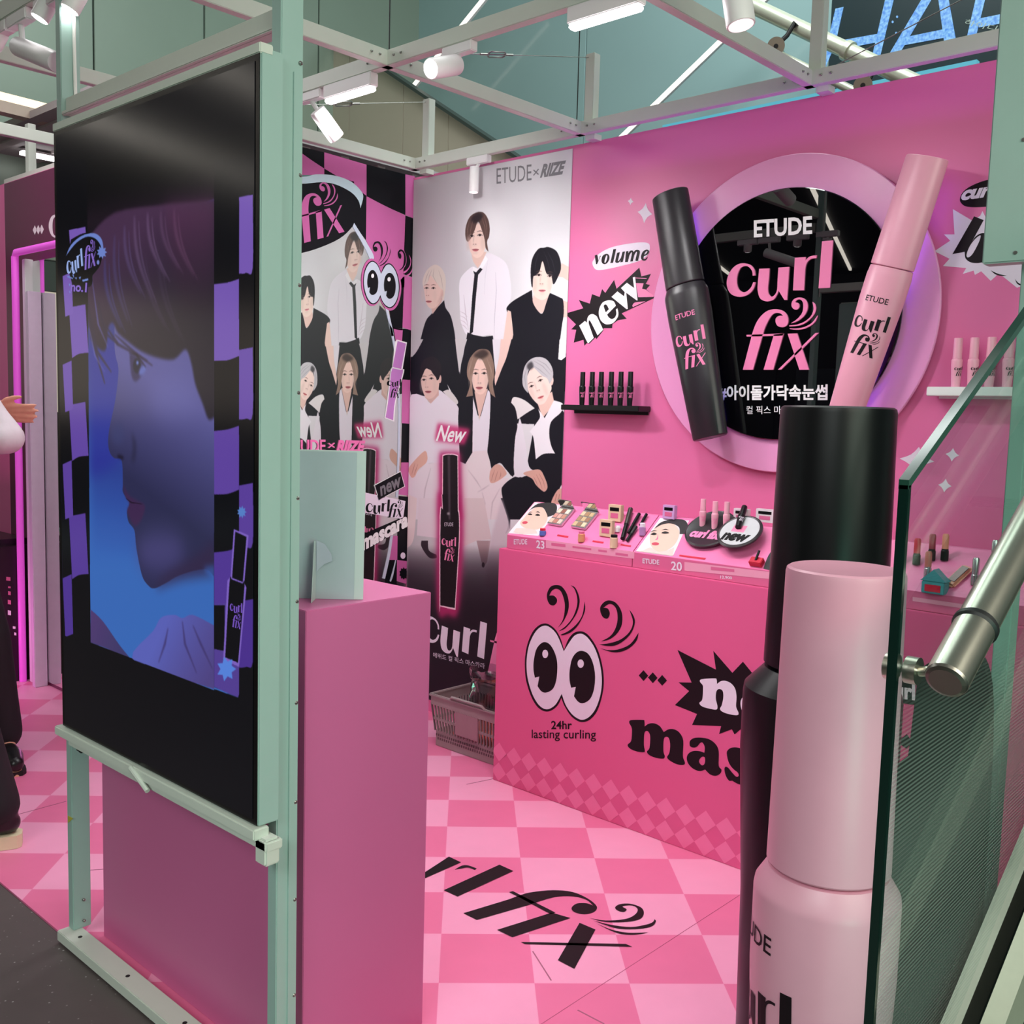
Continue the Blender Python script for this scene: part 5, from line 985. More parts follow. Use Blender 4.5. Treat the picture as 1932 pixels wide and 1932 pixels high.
for e in range(4): rim.bar(side_pt(e, -.01, .232), side_pt(e, 1.01, .232), .014, .012, bev=.003); rim.bar(side_pt(e, 0, .208), side_pt(e, 1, .208), .004, .040); rim.bar(side_pt(e, 0, .126), side_pt(e, 1, .126), .005, .012)
rim.build('rim', M_bsk, bk)
bars = MB()
for e, n in ((0, 24), (1, 24), (2, 16), (3, 16)):
    for k in range(n + 1): bars.bar(side_pt(e, k / n, .07), side_pt(e, k / n, .195), .0045, .0085)
tag(bars.build('bars', M_bsk, bk), kind='stuff')
holes = MB()
for k in range(30):
    for r in range(3): p = Vector(side_pt(0, (k + .5 + .5 * (r % 2)) / 31, .018 + r * .017)); holes.box(p.x - .003, p.x + .003, p.y - .0035, p.y - .0022, p.z - .005, p.z + .005)
tag(holes.build('hole_rows', mat('basket_hole', (96, 74, 82), .6), bk), kind='stuff')
p = side_pt(0, .5, .12); MB().box(p[0] - .075, p[0] + .065, p[1] - .012, p[1] - .004, .085, .190, .003).build('front_plate', mat('basket_plate', (156, 122, 132), .5), bk)
hd = MB(); hd.tube([side_pt(0, .28, .236), Vector(side_pt(0, .28, .236)) + Vector((.01, -.006, .012)), Vector(side_pt(0, .72, .236)) + Vector((-.01, -.006, .012)), side_pt(0, .72, .236)], .006, 8); hd.tube([side_pt(1, .05, .236), Vector(side_pt(1, .06, .236)) + Vector((0, .0, .014)), Vector(side_pt(1, .94, .236)) + Vector((0, .0, .014)), side_pt(1, .95, .236)], .006, 8); hd.build('handle', M_bsk, bk)
it = thing('folded_cloth', 'coral red folded cloth lying inside the grey shopping basket', 'cloth', (-.12, .35, .008)); c_ = MB(); 
for k in range(4): c_.box(X0 + .06 + k * .012, X1 - .06 - k * .01, Y0 + .05, Y1 - .06, .007 + k * .022, .027 + k * .022, .006)
c_.build('folds', mat('coral_cloth', (236, 110, 96), .7, noise=.15, scale=40), it)
m = bpy.data.materials.new('clear_film'); m.use_nodes = True; nt = m.node_tree; nt.nodes.remove(nt.nodes['Principled BSDF']); o_ = nt.nodes['Material Output']
tr = nt.nodes.new('ShaderNodeBsdfTransparent'); tr.inputs[0].default_value = (.66, .64, .68, 1); gl_ = nt.nodes.new('ShaderNodeBsdfGlossy'); gl_.inputs['Roughness'].default_value = .15; lw = nt.nodes.new('ShaderNodeLayerWeight'); lw.inputs[0].default_value = .55; mxs = nt.nodes.new('ShaderNodeMixShader')
nt.links.new(lw.outputs['Facing'], mxs.inputs[0]); nt.links.new(tr.outputs[0], mxs.inputs[1]); nt.links.new(gl_.outputs[0], mxs.inputs[2]); nt.links.new(mxs.outputs[0], o_.inputs[0]); M_film = m
bgx = PV(.36).px(917, 1310)[0]; bg = thing('plastic_bag', 'crumpled clear plastic bag standing up in the grey basket', 'bag', (bgx, .36, .10)); g = MB(); nn, mm_ = 28, 16; vs = []
rnd = random.Random(3)
for j in range(mm_):
    for k in range(nn):
        a_ = 2 * math.pi * k / nn; z = .10 + j * .0175; r = (.085 if j < 4 else .085 - .028 * math.sin((j - 4) / 11 * math.pi * .5)) * (1 + .14 * math.sin(a_ * 5 + j * .8) + rnd.uniform(-.05, .05)) + (.022 if j > 12 else 0)
        vs.append((bgx + min(r, .078) * math.cos(a_), .36 + r * .95 * math.sin(a_), z + rnd.uniform(-.003, .003)))
g.add(vs, [(j * nn + k, j * nn + (k + 1) % nn, (j + 1) * nn + (k + 1) % nn, (j + 1) * nn + k) for j in range(mm_ - 1) for k in range(nn)], True); g.build('film', M_film, bg)

# ------------------------------------------------------------------ escalator side: glass balustrade, handrail, deck and steps
SL = math.tan(math.radians(29.7)); UG = 2.37
m = bpy.data.materials.new('striped_glass'); m.use_nodes = True; nt = m.node_tree; nt.nodes.remove(nt.nodes['Principled BSDF']); o_ = nt.nodes['Material Output']
tr = nt.nodes.new('ShaderNodeBsdfTransparent'); tr.inputs[0].default_value = (.84, .93, .90, 1); gl_ = nt.nodes.new('ShaderNodeBsdfGlossy'); gl_.inputs['Roughness'].default_value = .02; gl_.inputs[0].default_value = (.8, .95, .9, 1)
lwf = nt.nodes.new('ShaderNodeLayerWeight'); lwf.inputs[0].default_value = .5; pw = nt.nodes.new('ShaderNodeMath'); pw.operation = 'POWER'; pw.inputs[1].default_value = 5; nt.links.new(lwf.outputs['Facing'], pw.inputs[0]); fz = nt.nodes.new('ShaderNodeMath'); fz.operation = 'MULTIPLY_ADD'; fz.inputs[1].default_value = .45; fz.inputs[2].default_value = .03; nt.links.new(pw.outputs[0], fz.inputs[0]); mxs = nt.nodes.new('ShaderNodeMixShader'); df = nt.nodes.new('ShaderNodeBsdfDiffuse'); df.inputs[0].default_value = (.46, .54, .50, 1)
tc = nt.nodes.new('ShaderNodeTexCoord'); sp = nt.nodes.new('ShaderNodeSeparateXYZ'); nt.links.new(tc.outputs['Object'], sp.inputs[0])
wv = nt.nodes.new('ShaderNodeMath'); wv.operation = 'SINE'; ml_ = nt.nodes.new('ShaderNodeMath'); ml_.operation = 'MULTIPLY'; ml_.inputs[1].default_value = 2 * math.pi / .0062; ad = nt.nodes.new('ShaderNodeMath'); ad.operation = 'MULTIPLY_ADD'; ad.inputs[1].default_value = -.04
nt.links.new(sp.outputs['Y'], ad.inputs[0]); nt.links.new(sp.outputs['Z'], ad.inputs[2]); nt.links.new(ad.outputs[0], ml_.inputs[0]); nt.links.new(ml_.outputs[0], wv.inputs[0])
ra = nt.nodes.new('ShaderNodeMapRange'); ra.inputs['From Min'].default_value = -.1; ra.inputs['From Max'].default_value = .5; ra.inputs['To Min'].default_value = .03; ra.inputs['To Max'].default_value = .15; nt.links.new(wv.outputs[0], ra.inputs['Value'])
rz = nt.nodes.new('ShaderNodeMapRange'); rz.inputs['From Min'].default_value = 1.22; rz.inputs['From Max'].default_value = .95; nt.links.new(sp.outputs['Z'], rz.inputs['Value'])
mu = nt.nodes.new('ShaderNodeMath'); mu.operation = 'MULTIPLY'; nt.links.new(ra.outputs[0], mu.inputs[0]); nt.links.new(rz.outputs[0], mu.inputs[1]); mx2 = nt.nodes.new('ShaderNodeMixShader')
nt.links.new(fz.outputs[0], mxs.inputs[0]); nt.links.new(tr.outputs[0], mxs.inputs[1]); nt.links.new(gl_.outputs[0], mxs.inputs[2]); nt.links.new(mu.outputs[0], mx2.inputs[0]); nt.links.new(mxs.outputs[0], mx2.inputs[1]); nt.links.new(df.outputs[0], mx2.inputs[2]); nt.links.new(mx2.outputs[0], o_.inputs[0]); M_glass = m
M_gedge = mat('glass_edge', (14, 34, 30), .08, noise=0); M_gedge2 = mat('glass_edge_green', (34, 66, 56), .1, noise=0)
gb = thing('glass_balustrade', 'clear green-tinted glass balustrade panel in front of the counter', 'balustrade', (UG, -1.0, .3))
V0, VE = -1.532, 1.6; zt = lambda v: 1.412 + SL * (v - V0); zl = lambda v: .545 + SL * (v + 1.2)
YZ = lambda u: Matrix(((0, 0, 1, 0), (1, 0, 0, 0), (0, 1, 0, 0), (0, 0, 0, 1)))
MB().prism([(V0 + .010, zl(V0) - .04), (VE, zl(VE) - .04), (VE, zt(VE) - .012), (V0 + .010, zt(V0) - .012)], UG - .006, UG + .006, YZ(0)).build('glass', M_glass, gb)
MB().box(UG - .0065, UG + .0065, V0, V0 + .0098, zl(V0) - .04, zt(V0) - .006, .001).build('front_edge', M_gedge, gb)
MB().prism([(V0, zt(V0) - .012), (VE, zt(VE) - .012), (VE, zt(VE)), (V0, zt(V0))], UG - .0065, UG + .0065, YZ(0)).build('top_edge', M_gedge2, gb)
hr = thing('handrail', 'shiny steel handrail tube with a rounded end beside the glass', 'handrail', (2.44, -1.53, 1.16)); PH = PU(2.44)
a = PH.hit(1783, 1288); b_ = PH.hit(1932, 1012); d = (b_ - a).normalized(); 
MB().tube([a, a + d * .002, a + d * .006], [.020, .0245, .026], 32).build('end_cap', mat('steel_cap', (150, 146, 138), .35, metal=1, noise=.1), hr)
MB().tube([a + d * .006, a + d * 3.2], .0262, 40).build('tube', M_steel, hr); c_ = a + d * .105; MB().tube([c_, c_ + d * .004, c_ + d * .010, c_ + d * .014], [.0262, .029, .029, .0262], 32).build('collar', M_rubber, hr)
e_ = a + d * .05; st_ = MB(); st_.tube([(UG + .0065, e_.y, e_.z - .028), (UG + .022, e_.y, e_.z - .028)], .018, 20); st_.tube([(UG + .0225, e_.y, e_.z - .028), (UG + .05, e_.y, e_.z - .022), e_], .007, 12); st_.build('standoff', M_steel, hr)
MB().tube([(UG - .0065, e_.y, e_.z - .028), (UG - .02, e_.y, e_.z - .028)], .018, 20).build('standoff', M_steel, hr)
M_deck = mat('escalator_deck', (206, 204, 186), .35, metal=.6, noise=.05, scale=50); M_skirt = mat('escalator_skirt', (40, 48, 46), .4, metal=.5); M_step = mat('escalator_step', (34, 38, 38), .45, metal=.4, noise=.1, scale=60)
es = thing('escalator', 'escalator with cream steel side deck and dark steps at the lower right', 'escalator', (2.8, -1.0, -.05))
def slope(name, u0, u1, f0, f1, m_, v0=-2.1, v1=1.6): return MB().prism([(v0, f1(v0)), (v1, f1(v1)), (v1, f0(v1)), (v0, f0(v0))], u0, u1, YZ(0)).build(name, m_, es)
slope('deck', UG - .012, UG + .016, lambda v: zl(v), lambda v: zl(v) - .085, M_deck); slope('skirt', UG - .008, UG + .06, lambda v: zl(v) - .0855, lambda v: zl(v) - .6, M_skirt)
zb2 = lambda v: .770 + SL * (v + 1.16); slope('inner_deck', 2.445, 2.475, lambda v: zb2(v) - .06, lambda v: zb2(v) - .155, M_deck); slope('skirt', 2.4305, 2.49, lambda v: zb2(v) - .156, lambda v: zb2(v) - .6, M_skirt)
for k in range(7):
    v = -1.85 + k * .35; z = .05 + k * .2; MB().box(2.492, 3.35, v, v + .40, z - .22, z).build('step', M_step, es)
    rb_ = MB()
    for j in range(40): rb_.box(2.5 + j * .021, 2.509 + j * .021, v + .002, v + .398, z + .0002, z + .006)
    tag(rb_.build('step_ribs', M_step, es), kind='stuff')
BQ = PV(-.80); bd = thing('dark_reflection', 'dark rounded shape put in for a reflection in the glass balustrade', 'board', (BQ.px(1780, 1900)[0], -.79, 0))  # solid shape standing in for a dark reflection in the glass
pts_ = [BQ.px(*p) for p in cr([(1735, 1262, 1), (1800, 1226, 0), (1846, 1236, 0), (1866, 1290, 0), (1868, 1400, 0), (1860, 1560, 0), (1846, 1760, 0), (1832, 1900, 1)], 4)[:-4]]
pts_ = [(x, z) for x, z in pts_]; xr = pts_[-1][0]; pts_ += [(xr - .01, 0)]; xl = BQ.px(1690, 1600)[0]; pts_ += [(xl, 0)] + [BQ.px(1692, 1460), BQ.px(1700, 1436), BQ.px(1715, 1425)]
MB().prism([(x, z) for x, z in pts_], .78, .805, MY).build('panel', mat('reflection_dark', (18, 22, 22), .4, noise=.05), bd)

# ------------------------------------------------------------------ left bay: wall, dark panel, neon mirror, plinth
w2 = structure(MB().box(-3.4, -.957, -.60, -.555, 0, 2.615).build('wall_side', M_pinkwall)); LP = PV(-.604)
MB().box(-2.845, -.96, -.6055, -.6005, .0, 2.61).build('panel', mat('plum_panel', (104, 34, 74), .3, noise=.03), w2)
lp = LP; lp.o = Vector((0, -.6057, 0))
o = art('lettering', lp, [[View(0, 380, 6.036)('630,150! 590,170 560,240 560,320 590,390 630,415! 645,400! 610,370 600,280 610,200 645,165!')]], .0008, mat('panel_white', (244, 226, 234), .5), w2)
for k in range(3): x, y = 66 + k * 6.5, 434 - k * .6; art('diamond_print', lp, [[[(x - 4, y), (x, y - 9), (x + 4, y), (x, y + 9)]]], .0008, mat('panel_white', (244, 226, 234), .5), w2)
nm = thing('neon_mirror', 'tall fitting mirror framed by a glowing magenta neon tube', 'mirror', (-2.1, -.62, 0))
M_neon = mat('magenta_neon', (220, 90, 210), .4, noise=0, emit=(190, 70, 178), estr=.5)
ux = LP.px(62, 900)[0]; n_ = MB(); n_.tube([(ux, -.675, .002), (ux, -.675, 2.2), (ux + .02, -.675, 2.22), (ux + .9, -.675, 2.22), (ux + .92, -.675, 2.2), (ux + .92, -.675, .002)], .018, 12); n_.build('neon_tube', M_neon, nm)
MB().box(ux + .022, ux + .058, -.650, -.607, 0, 2.19, .003).build('frame_post', M_whitepl, nm); MB().box(ux + .06, ux + .86, -.612, -.607, .02, 2.18).build('mirror', M_mirror, nm); MB().box(ux + .13, ux + .165, -.68, -.615, 0, 2.02, .003).build('frame_post', mat('post_lilac', (222, 200, 226), .4), nm)
area('neon_glow', (ux - .05, -1.25, .22), (ux - .1, -.6, .55), .5, .2, 3.2, (1, .25, .75))
pb = thing('black_plinth', 'low black plinth with pink marks behind the standing person', 'plinth', (-2.8, -.75, 0)); MB().box(-3.1, LP.px(57, 1100)[0] - .02, -.86, -.61, 0, .752, .002).build('body', mat('plinth_black', (30, 10, 24), .35), pb); MB().box(LP.px(57, 1100)[0] - .018, ux - .022, -.80, -.61, 0, .72, .002).build('side_box', mat('plinth_black2', (36, 12, 28), .35), pb)
PK = PV(-.8605); Mm = mat('plinth_marks', (220, 110, 150), .5)
for x, y, w, h in ((16, 1092, 4, 4), (18, 1108, 2.5, 2), (18, 1119, 2.5, 4), (18, 1136, 3, 4.5), (18, 1156, 3, 5), (27, 1184, 2.5, 2.5), (29, 1196, 2, 3)): art('mark_print', PK, [[[(x - w, y - h), (x + w, y - h * .7), (x + w, y + h), (x - w, y + h * .8)]]], .0006, Mm if y < 1150 else M_white, pb)
# ceiling of the shop behind the left bay
structure(MB().box(-8.0, -2.2, -.40, 2.4, 3.02, 3.06).build('ceiling', mat('shop_ceiling', (176, 168, 170), .6, noise=.03)))
CE = bpy.data.objects['ceiling']
for k in range(9): s_ = MB().box(-7.8, -2.25, -.30 + k * .29, -.24 + k * .29, 3.006, 3.02).build('slat', mat('ceiling_slat', (196, 186, 186), .6), CE)
tl = thing('linear_light', 'white linear light under the slatted ceiling at the far left', 'lamp', (-4.6, 0, 3.0)); PCe = PZ(2.985); a, b_ = PCe.hit(40, 288), PCe.hit(104, 301)
MB().bar(a, b_, .05, .02).build('diffuser', M_tubeE, tl); MB().bar(a + Vector((0, 0, .017)), b_ + Vector((0, 0, .017)), .06, .012).build('housing', M_lamp, tl)
cv = thing('cove_light', 'warm cream cove light strip along the far ceiling edge', 'lamp', (-3.4, 0, 3.2)); PG = PU(-3.05); a, b_ = PG.hit(-60, 168), PG.hit(130, 216)
MB().bar(a, b_, .05, .045).build('strip', mat('cove_glow', (255, 236, 206), .5, noise=0, emit=(255, 226, 190), estr=1.0), cv); MB().bar(a - Vector((0, 0, .055)), b_ - Vector((0, 0, .055)), .08, .06).build('cornice', mat('cornice', (196, 178, 164), .6), cv)

# ------------------------------------------------------------------ hall behind: metal wall, glass facade, soffit, tubes, pipes, video wall
hw = structure(MB().box(-4.05, -4.0, -2.6, 3.4, 2.2, 7.5).build('wall_hall', mat('hall_joint', (70, 84, 78), .6))); PW = PU(-3.995)
M_sage = mat('sage_metal', (140, 156, 142), .35, metal=.15, noise=.05, scale=2); cuts = [PW.px(x, 60)[0] for x in (-60, 175, 384, 600, 900)]
for k in range(4): MB().box(-4.0, -3.985, cuts[k] + .006, cuts[k + 1] - .006, 2.4, 7.4, .003).build('panel', M_sage, hw)
MB().box(-4.0, -3.985, -2.55, cuts[0] - .006, 2.4, 7.4, .003).build('panel', M_sage, hw)
gf = structure(MB().box(-4.0, 6.5, 3.35, 3.40, 1.5, 8).build('wall_glass', mat('facade_frame', (60, 80, 80), .5))); PFa = PV(3.30)
M_fac = mat('teal_facade', (152, 182, 182), .12, noise=.05, scale=1.2, spec=.6); cx_ = [-4.0] + [PFa.px(x, 60)[0] for x in (740, 1105, 1545)] + [6.5]
for k in range(4): MB().box(cx_[k] + .004, cx_[k + 1] - .004, 3.31, 3.345, 1.6, 7.9, .003).build('glass_panel', M_fac, gf)
sf = thing('escalator_soffit', 'tan metal underside of the upper escalator behind the booth', 'soffit', (0, 2.4, 3)); PS = PV(2.40); M_tan = mat('tan_metal', (206, 194, 176), .35, metal=.2, noise=.05, scale=2)
tri = [PS.px(*p) for p in ((575, 27), (1060, 352), (575, 420))]
for x0_, x1_ in ((575, 658), (658, 760), (760, 846), (846, 1060)):
    u0, u1 = PS.px(x0_, 250)[0] + .003, PS.px(x1_, 250)[0] - .003; q = clip(clip(tri, 1, 0, -u0), -1, 0, u1)
    if len(q) > 2: MB().prism(q, -2.43, -2.40, MY).build('panel', M_tan, sf)
a, b_ = PS.hit(575, 29), PS.hit(1060, 352); MB().bar(a, b_, .10, .022).build('edge_trim', mat('soffit_trim', (62, 72, 68), .4), sf)
M_tubeW = mat('hall_tube', (255, 250, 240), .3, noise=0, emit=(255, 246, 232), estr=1.3); PT = PV(2.95)
for lab, p, q in (('slanted white tube light crossing the glass wall above the middle beam', (918, -10), (776, 166)), ('slanted white tube light on the glass wall behind the pipes', (1445, -6), (1168, 262))):
    a, b_ = PT.hit(*p), PT.hit(*q); t = thing('tube_light', lab, 'lamp', tuple((a + b_) / 2), 'slanted tube lights on the glass wall'); MB().tube([a, b_], .015, 12).build('tube', M_tubeW, t); MB().bar(a + Vector((0, .026, 0)), b_ + Vector((0, .026, 0)), .022, .02).build('housing', M_lamp, t)
PPi = PV(2.2); M_pipe = mat('cream_pipe', (206, 210, 190), .3, metal=.3)
for lab, p, q, r in (('thinner cream pipe sloping down behind the beams', (1240, -8), (1640, 186), .022), ('thicker cream pipe sloping down across the video wall', (1380, -8), (1760, 172), .040)):
    a, b_ = PPi.hit(*p), PPi.hit(*q); t = thing('pipe', lab, 'pipe', tuple((a + b_) / 2), 'sloping pipes behind the beams'); MB().tube([a, b_], r, 20).build('tube', M_pipe, t)
    c_ = a.lerp(b_, .60); d = (b_ - a).normalized(); MB().tube([c_, c_ + d * .03], r * 1.25, 20).build('collar', M_pipe, t)
for lab, x, y, x2, y2 in (('round pipe clamp with a bent arm near the hanging spotlight', 1464, 87, 1503, 50), ('round pipe clamp just above the pink wall edge', 1628, 161, 1652, 138)):
    p = PV(2.12).hit(x, y); t = thing('pipe_clamp', lab, 'clamp', tuple(p), 'round clamps on the pipes'); n_ = (CAMC - p).normalized(); MB().tube([p - n_ * .03, p + n_ * .02], .045, 24).build('disc', mat('clamp_metal', (150, 140, 124), .4, metal=.5), t); MB().tube([p + n_ * .0205, p + n_ * .024], .012, 12).build('hub', M_rubber, t)
    e_ = PV(2.16).hit(x2, y2); MB().tube([p, p.lerp(e_, .55), e_.lerp(p, .1) + Vector((0, 0, .03)), e_], .012, 10).build('arm', M_rubber, t)
PVW = PV(2.75); vw = thing('video_wall', 'dark video wall with big glowing blue letters beyond the booth', 'screen', (PVW.px(1740, 80)[0], 2.78, 3.4))
a, b_ = PVW.px(1556, 240), PVW.px(2080, -60); MB().box(a[0], b_[0] + .6, 2.752, 2.80, a[1] - .3, b_[1] + .6).build('housing', mat('video_black', (36, 50, 54), .3, noise=.1, scale=6), vw)
ZV = View(1560, 0, 5.194)
m = mat('video_blue', (20, 40, 70), .4, noise=0, emit=(120, 180, 238), estr=1.0); nt = m.node_tree; bb_ = nt.nodes['Principled BSDF']; nz = nt.nodes.new('ShaderNodeTexNoise'); nz.inputs['Scale'].default_value = 60; tc = nt.nodes.new('ShaderNodeTexCoord'); nt.links.new(tc.outputs['Object'], nz.inputs['Vector']); rp = nt.nodes.new('ShaderNodeValToRGB'); rp.color_ramp.elements[0].position = .35; rp.color_ramp.elements[1].position = .65; rp.color_ramp.elements[0].color = (*lin((88, 146, 226)), 1); rp.color_ramp.elements[1].color = (*lin((150, 206, 244)), 1); nt.links.new(nz.outputs['Fac'], rp.inputs[0]); nt.links.new(rp.outputs[0], bb_.inputs['Emission Color']); M_vb = m
for nm_, shs in (('glowing_letter', ['85,85! 165,68! 85,430! -20,680! -60,660! 15,380!', '580,-40! 670,-60! 510,610! 430,610!', '60,410! 560,320! 545,405! 100,490!']), ('glowing_letter', ['960,-60! 1060,-60! 670,600! 570,600!', '1085,-60! 1185,-60! 1280,470! 1160,480!', '740,370! 1200,275! 1210,360! 720,450!']), ('glowing_letter', ['1475,-80! 1570,-80! 1440,450! 1350,460!', '1500,180! 1950,90! 1930,190! 1490,270!', '1900,-80! 2000,-80! 1860,420! 1770,430!'])):
    art(nm_, PVW, [[ZV(t)] for t in shs], .0010, M_vb, vw)
art('cyan_band', PVW, [[[(1340, 232), (1760, 112), (1843, 112), (1843, 150), (1340, 260)]]], .0008, mat('video_cyan', (20, 60, 70), .4, noise=0, emit=(104, 196, 214), estr=.95), vw) if False else None
text('small_text', '하이디어', PVW, ZV.pt(1340, 235), ZV.pt(1760, 330), ZV.pt(1370, 185), .0014, mat('video_pale', (20, 30, 30), .4, noise=0, emit=(190, 214, 200), estr=.7), vw)
for x, y in ((690, 165), (680, 325), (935, 480), (645, 215)): art('light_dot', PVW, [[ZV.el(x, y, 11, 13, n=8)]], .001, M_vb, vw)
PC2 = PV(2.62)
a, b_ = PC2.px(1180, 320), PC2.px(1843, 106); pr = [PC2.px(*p) for p in ((1250, 300), (1843, 200), (1843, 112), (1250, 236))]; MB().prism(pr, -2.66, -2.62, MY).build('cyan_strip', mat('video_cyan', (20, 60, 70), .4, noise=0, emit=(100, 190, 210), estr=.8), vw)
# hall on the camera's side: dark ceiling with long line lights and a dim shopfront (seen mirrored in the round sign)
hc = structure(MB().box(-9, 7, -11, -2.3, 3.72, 3.80).build('ceiling.001', mat('hall_ceiling', (40, 42, 44), .7)))
for k in range(6):
    MB().bar((-7.5 + k * 1.9, -10.5, 3.70), (-4.5 + k * 1.9, -2.5, 3.70), .035, .03).build('line_light', mat('line_light', (255, 250, 240), .3, noise=0, emit=(255, 246, 232), estr=7), hc)
sh = structure(MB().box(-9, 7, -11.1, -11.0, 0, 3.72).build('wall_front', mat('front_wall', (44, 46, 52), .6)))
for k in range(8): MB().box(-8.6 + k * 1.95, -7.0 + k * 1.95, -11.0, -10.96, .4 if k % 2 else .1, 2.3).build('shop_window', mat('shopfront%d' % (k % 3), ((58, 66, 84), (40, 40, 48), (84, 90, 104))[k % 3], .4, noise=.2, scale=3), sh)

wl2 = structure(MB().box(-9.1, -9.0, -11, -2.3, 0, 3.72).build('wall_far_left', mat('far_wall', (70, 66, 64), .6)))
for k in range(3): MB().box(-9.0, -8.96, -10.2 + k * 2.6, -8.0 + k * 2.6, 1.35, 2.75).build('glare_panel', mat('lit_shop_window', (200, 190, 180), .5, noise=.1, scale=2, emit=(250, 232, 214), estr=.6), wl2)  # unseen glowing panels, added to lay a glare on the display screen

# ------------------------------------------------------------------ people at the left edge
class Body:
    """a figure posed in a frame facing across the photograph: x to the right, y away from the viewer, z up"""
    def __init__(s, label, foot):
        s.f = Vector(foot); h = Vector((CR.x, CR.y, 0)).normalized(); n = Vector((CF.x, CF.y, 0)).normalized(); s.h, s.n = h, n
        s.M = Matrix(((h.x, n.x, 0, foot[0]), (h.y, n.y, 0, foot[1]), (0, 0, 1, 0), (0, 0, 0, 1))); s.t = local('person', label, 'person', s.M, 'people at the left edge')
        s.pl = Plane(foot, h, (0, 0, 1))
    def px(s, x, y, d=0.):
        q = s.pl.px(x, y); return Vector((q[0], d, q[1]))
    def part(s, name, chains, m, vox=.012, smooth=6, parent=None):
        mb = MB()
        for pts, rs in chains:
            pts = [Vector(p) for p in pts]; P, R = [], []
            d0 = (pts[0] - pts[1]).normalized(); d1 = (pts[-1] - pts[-2]).normalized()
            for a_ in (.95, .7, .35): P.append(pts[0] + d0 * rs[0] * a_); R.append(rs[0] * math.sqrt(1 - a_ * a_))
            P += pts; R += rs
            for a_ in (.35, .7, .95): P.append(pts[-1] + d1 * rs[-1] * a_); R.append(rs[-1] * math.sqrt(1 - a_ * a_))
            mb.tube(P, R, 14)
        o = mb.build(name, m, parent or s.t); md = o.modifiers.new('r', 'REMESH'); md.mode = 'VOXEL'; md.voxel_size = vox; md.use_smooth_shade = True
        if smooth: sm = o.modifiers.new('s', 'SMOOTH'); sm.iterations = smooth; sm.factor = .5
        return o
def fingers(base, fwd, side, up, s_=1., curl=.25, thumb_up=True):
    """palm and five fingers: base = wrist, fwd = towards the finger tips, side = across the palm towards the thumb, up = palm normal"""
    base, fwd, side, up = Vector(base), Vector(fwd).normalized(), Vector(side).normalized(), Vector(up).normalized(); ch = []
    L = .19 * s_; pl_ = .095 * s_
    for k, (o_, l_) in enumerate(((.030, .072), (.010, .080), (-.011, .074), (-.031, .058))):
        a_ = base + side * o_ * .55 * s_ + fwd * .012 * s_; b_ = base + side * o_ * s_ + fwd * pl_
        ch.append(([a_, a_.lerp(b_, .5), b_], [.0125 * s_, .0130 * s_, .0105 * s_]))
        sp_ = fwd + side * o_ * 2.2 - up * curl * (.15 + .12 * k); sp_.normalize(); c1 = b_ + sp_ * l_ * .46 * s_
        s2 = (sp_ - up * curl * .7).normalized(); c2 = c1 + s2 * l_ * .30 * s_; s3 = (s2 - up * curl * .6).normalized(); c3 = c2 + s3 * l_ * .20 * s_
        ch.append(([b_, c1, c2, c3], [.0098 * s_, .0086 * s_, .0078 * s_, .0064 * s_]))
    t0 = base + side * .022 * s_ + fwd * .022 * s_; t1 = t0 + (fwd * .75 + side * .75).normalized() * .042 * s_; t2 = t1 + (fwd * .95 + side * .35).normalized() * .034 * s_; t3 = t2 + (fwd + side * .12).normalized() * .026 * s_
    ch.append(([t0, t1, t2, t3], [.0150 * s_, .0118 * s_, .0098 * s_, .0076 * s_])); return ch
M_skinp = mat('skin', (232, 164, 140), .5, noise=.05, scale=60); M_hairb = mat('hair_black', (26, 20, 20), .5, noise=.2, scale=80); M_shirt = mat('white_shirt', (226, 214, 222), .7, noise=.08, scale=30, bump=.4); M_trous = mat('black_trousers', (22, 16, 24), .75, noise=.15, scale=30, bump=.4); M_shoe = mat('black_leather', (24, 20, 24), .3, noise=.1, scale=40); M_sole = mat('sole_black', (14, 12, 14), .6); M_eye = mat('eye_dark', (30, 22, 20), .2)
def head(b, c, r, look):
    """skull, neck, nose, lips, ears and hair; look = unit vector of the face"""
    l = Vector(look).normalized(); sd_ = l.cross(Vector((0, 0, 1))).normalized(); c = Vector(c); up = Vector((0, 0, 1))
    ch = [([c + up * .035 - l * .012, c + up * .0 - l * .005], [.088, .086]), ([c - up * .02 + l * .02, c - up * .085 + l * .038], [.066, .044]), ([c - up * .06 - l * .03, c - up * .19 - l * .045], [.056, .060]),
          ([c + l * .092 + up * .012, c + l * .104 - up * .022], [.010, .014]), ([c + l * .078 - up * .058 - sd_ * .016, c + l * .084 - up * .057, c + l * .078 - up * .058 + sd_ * .016], [.008, .011, .008])]
    for s_ in (1, -1): ch.append(([c + sd_ * s_ * .086 + up * .012 - l * .01, c + sd_ * s_ * .087 - up * .025 - l * .005], [.014, .011]))
    return ch, [([c + up * .06 - l * .015, c + up * .045 - l * .04, c - up * .03 - l * .062], [.092, .094, .070]), ([c + up * .075 + l * .03 - sd_ * .06, c + up * .085 + l * .055, c + up * .075 + l * .03 + sd_ * .06], [.036, .034, .036])] + [([c + up * .05 + sd_ * s_ * .075, c - up * .005 + sd_ * s_ * .078 - l * .012], [.026, .020]) for s_ in (1, -1)], [c + l * .080 + sd_ * s_ * .033 + up * .010 for s_ in (1, -1)]
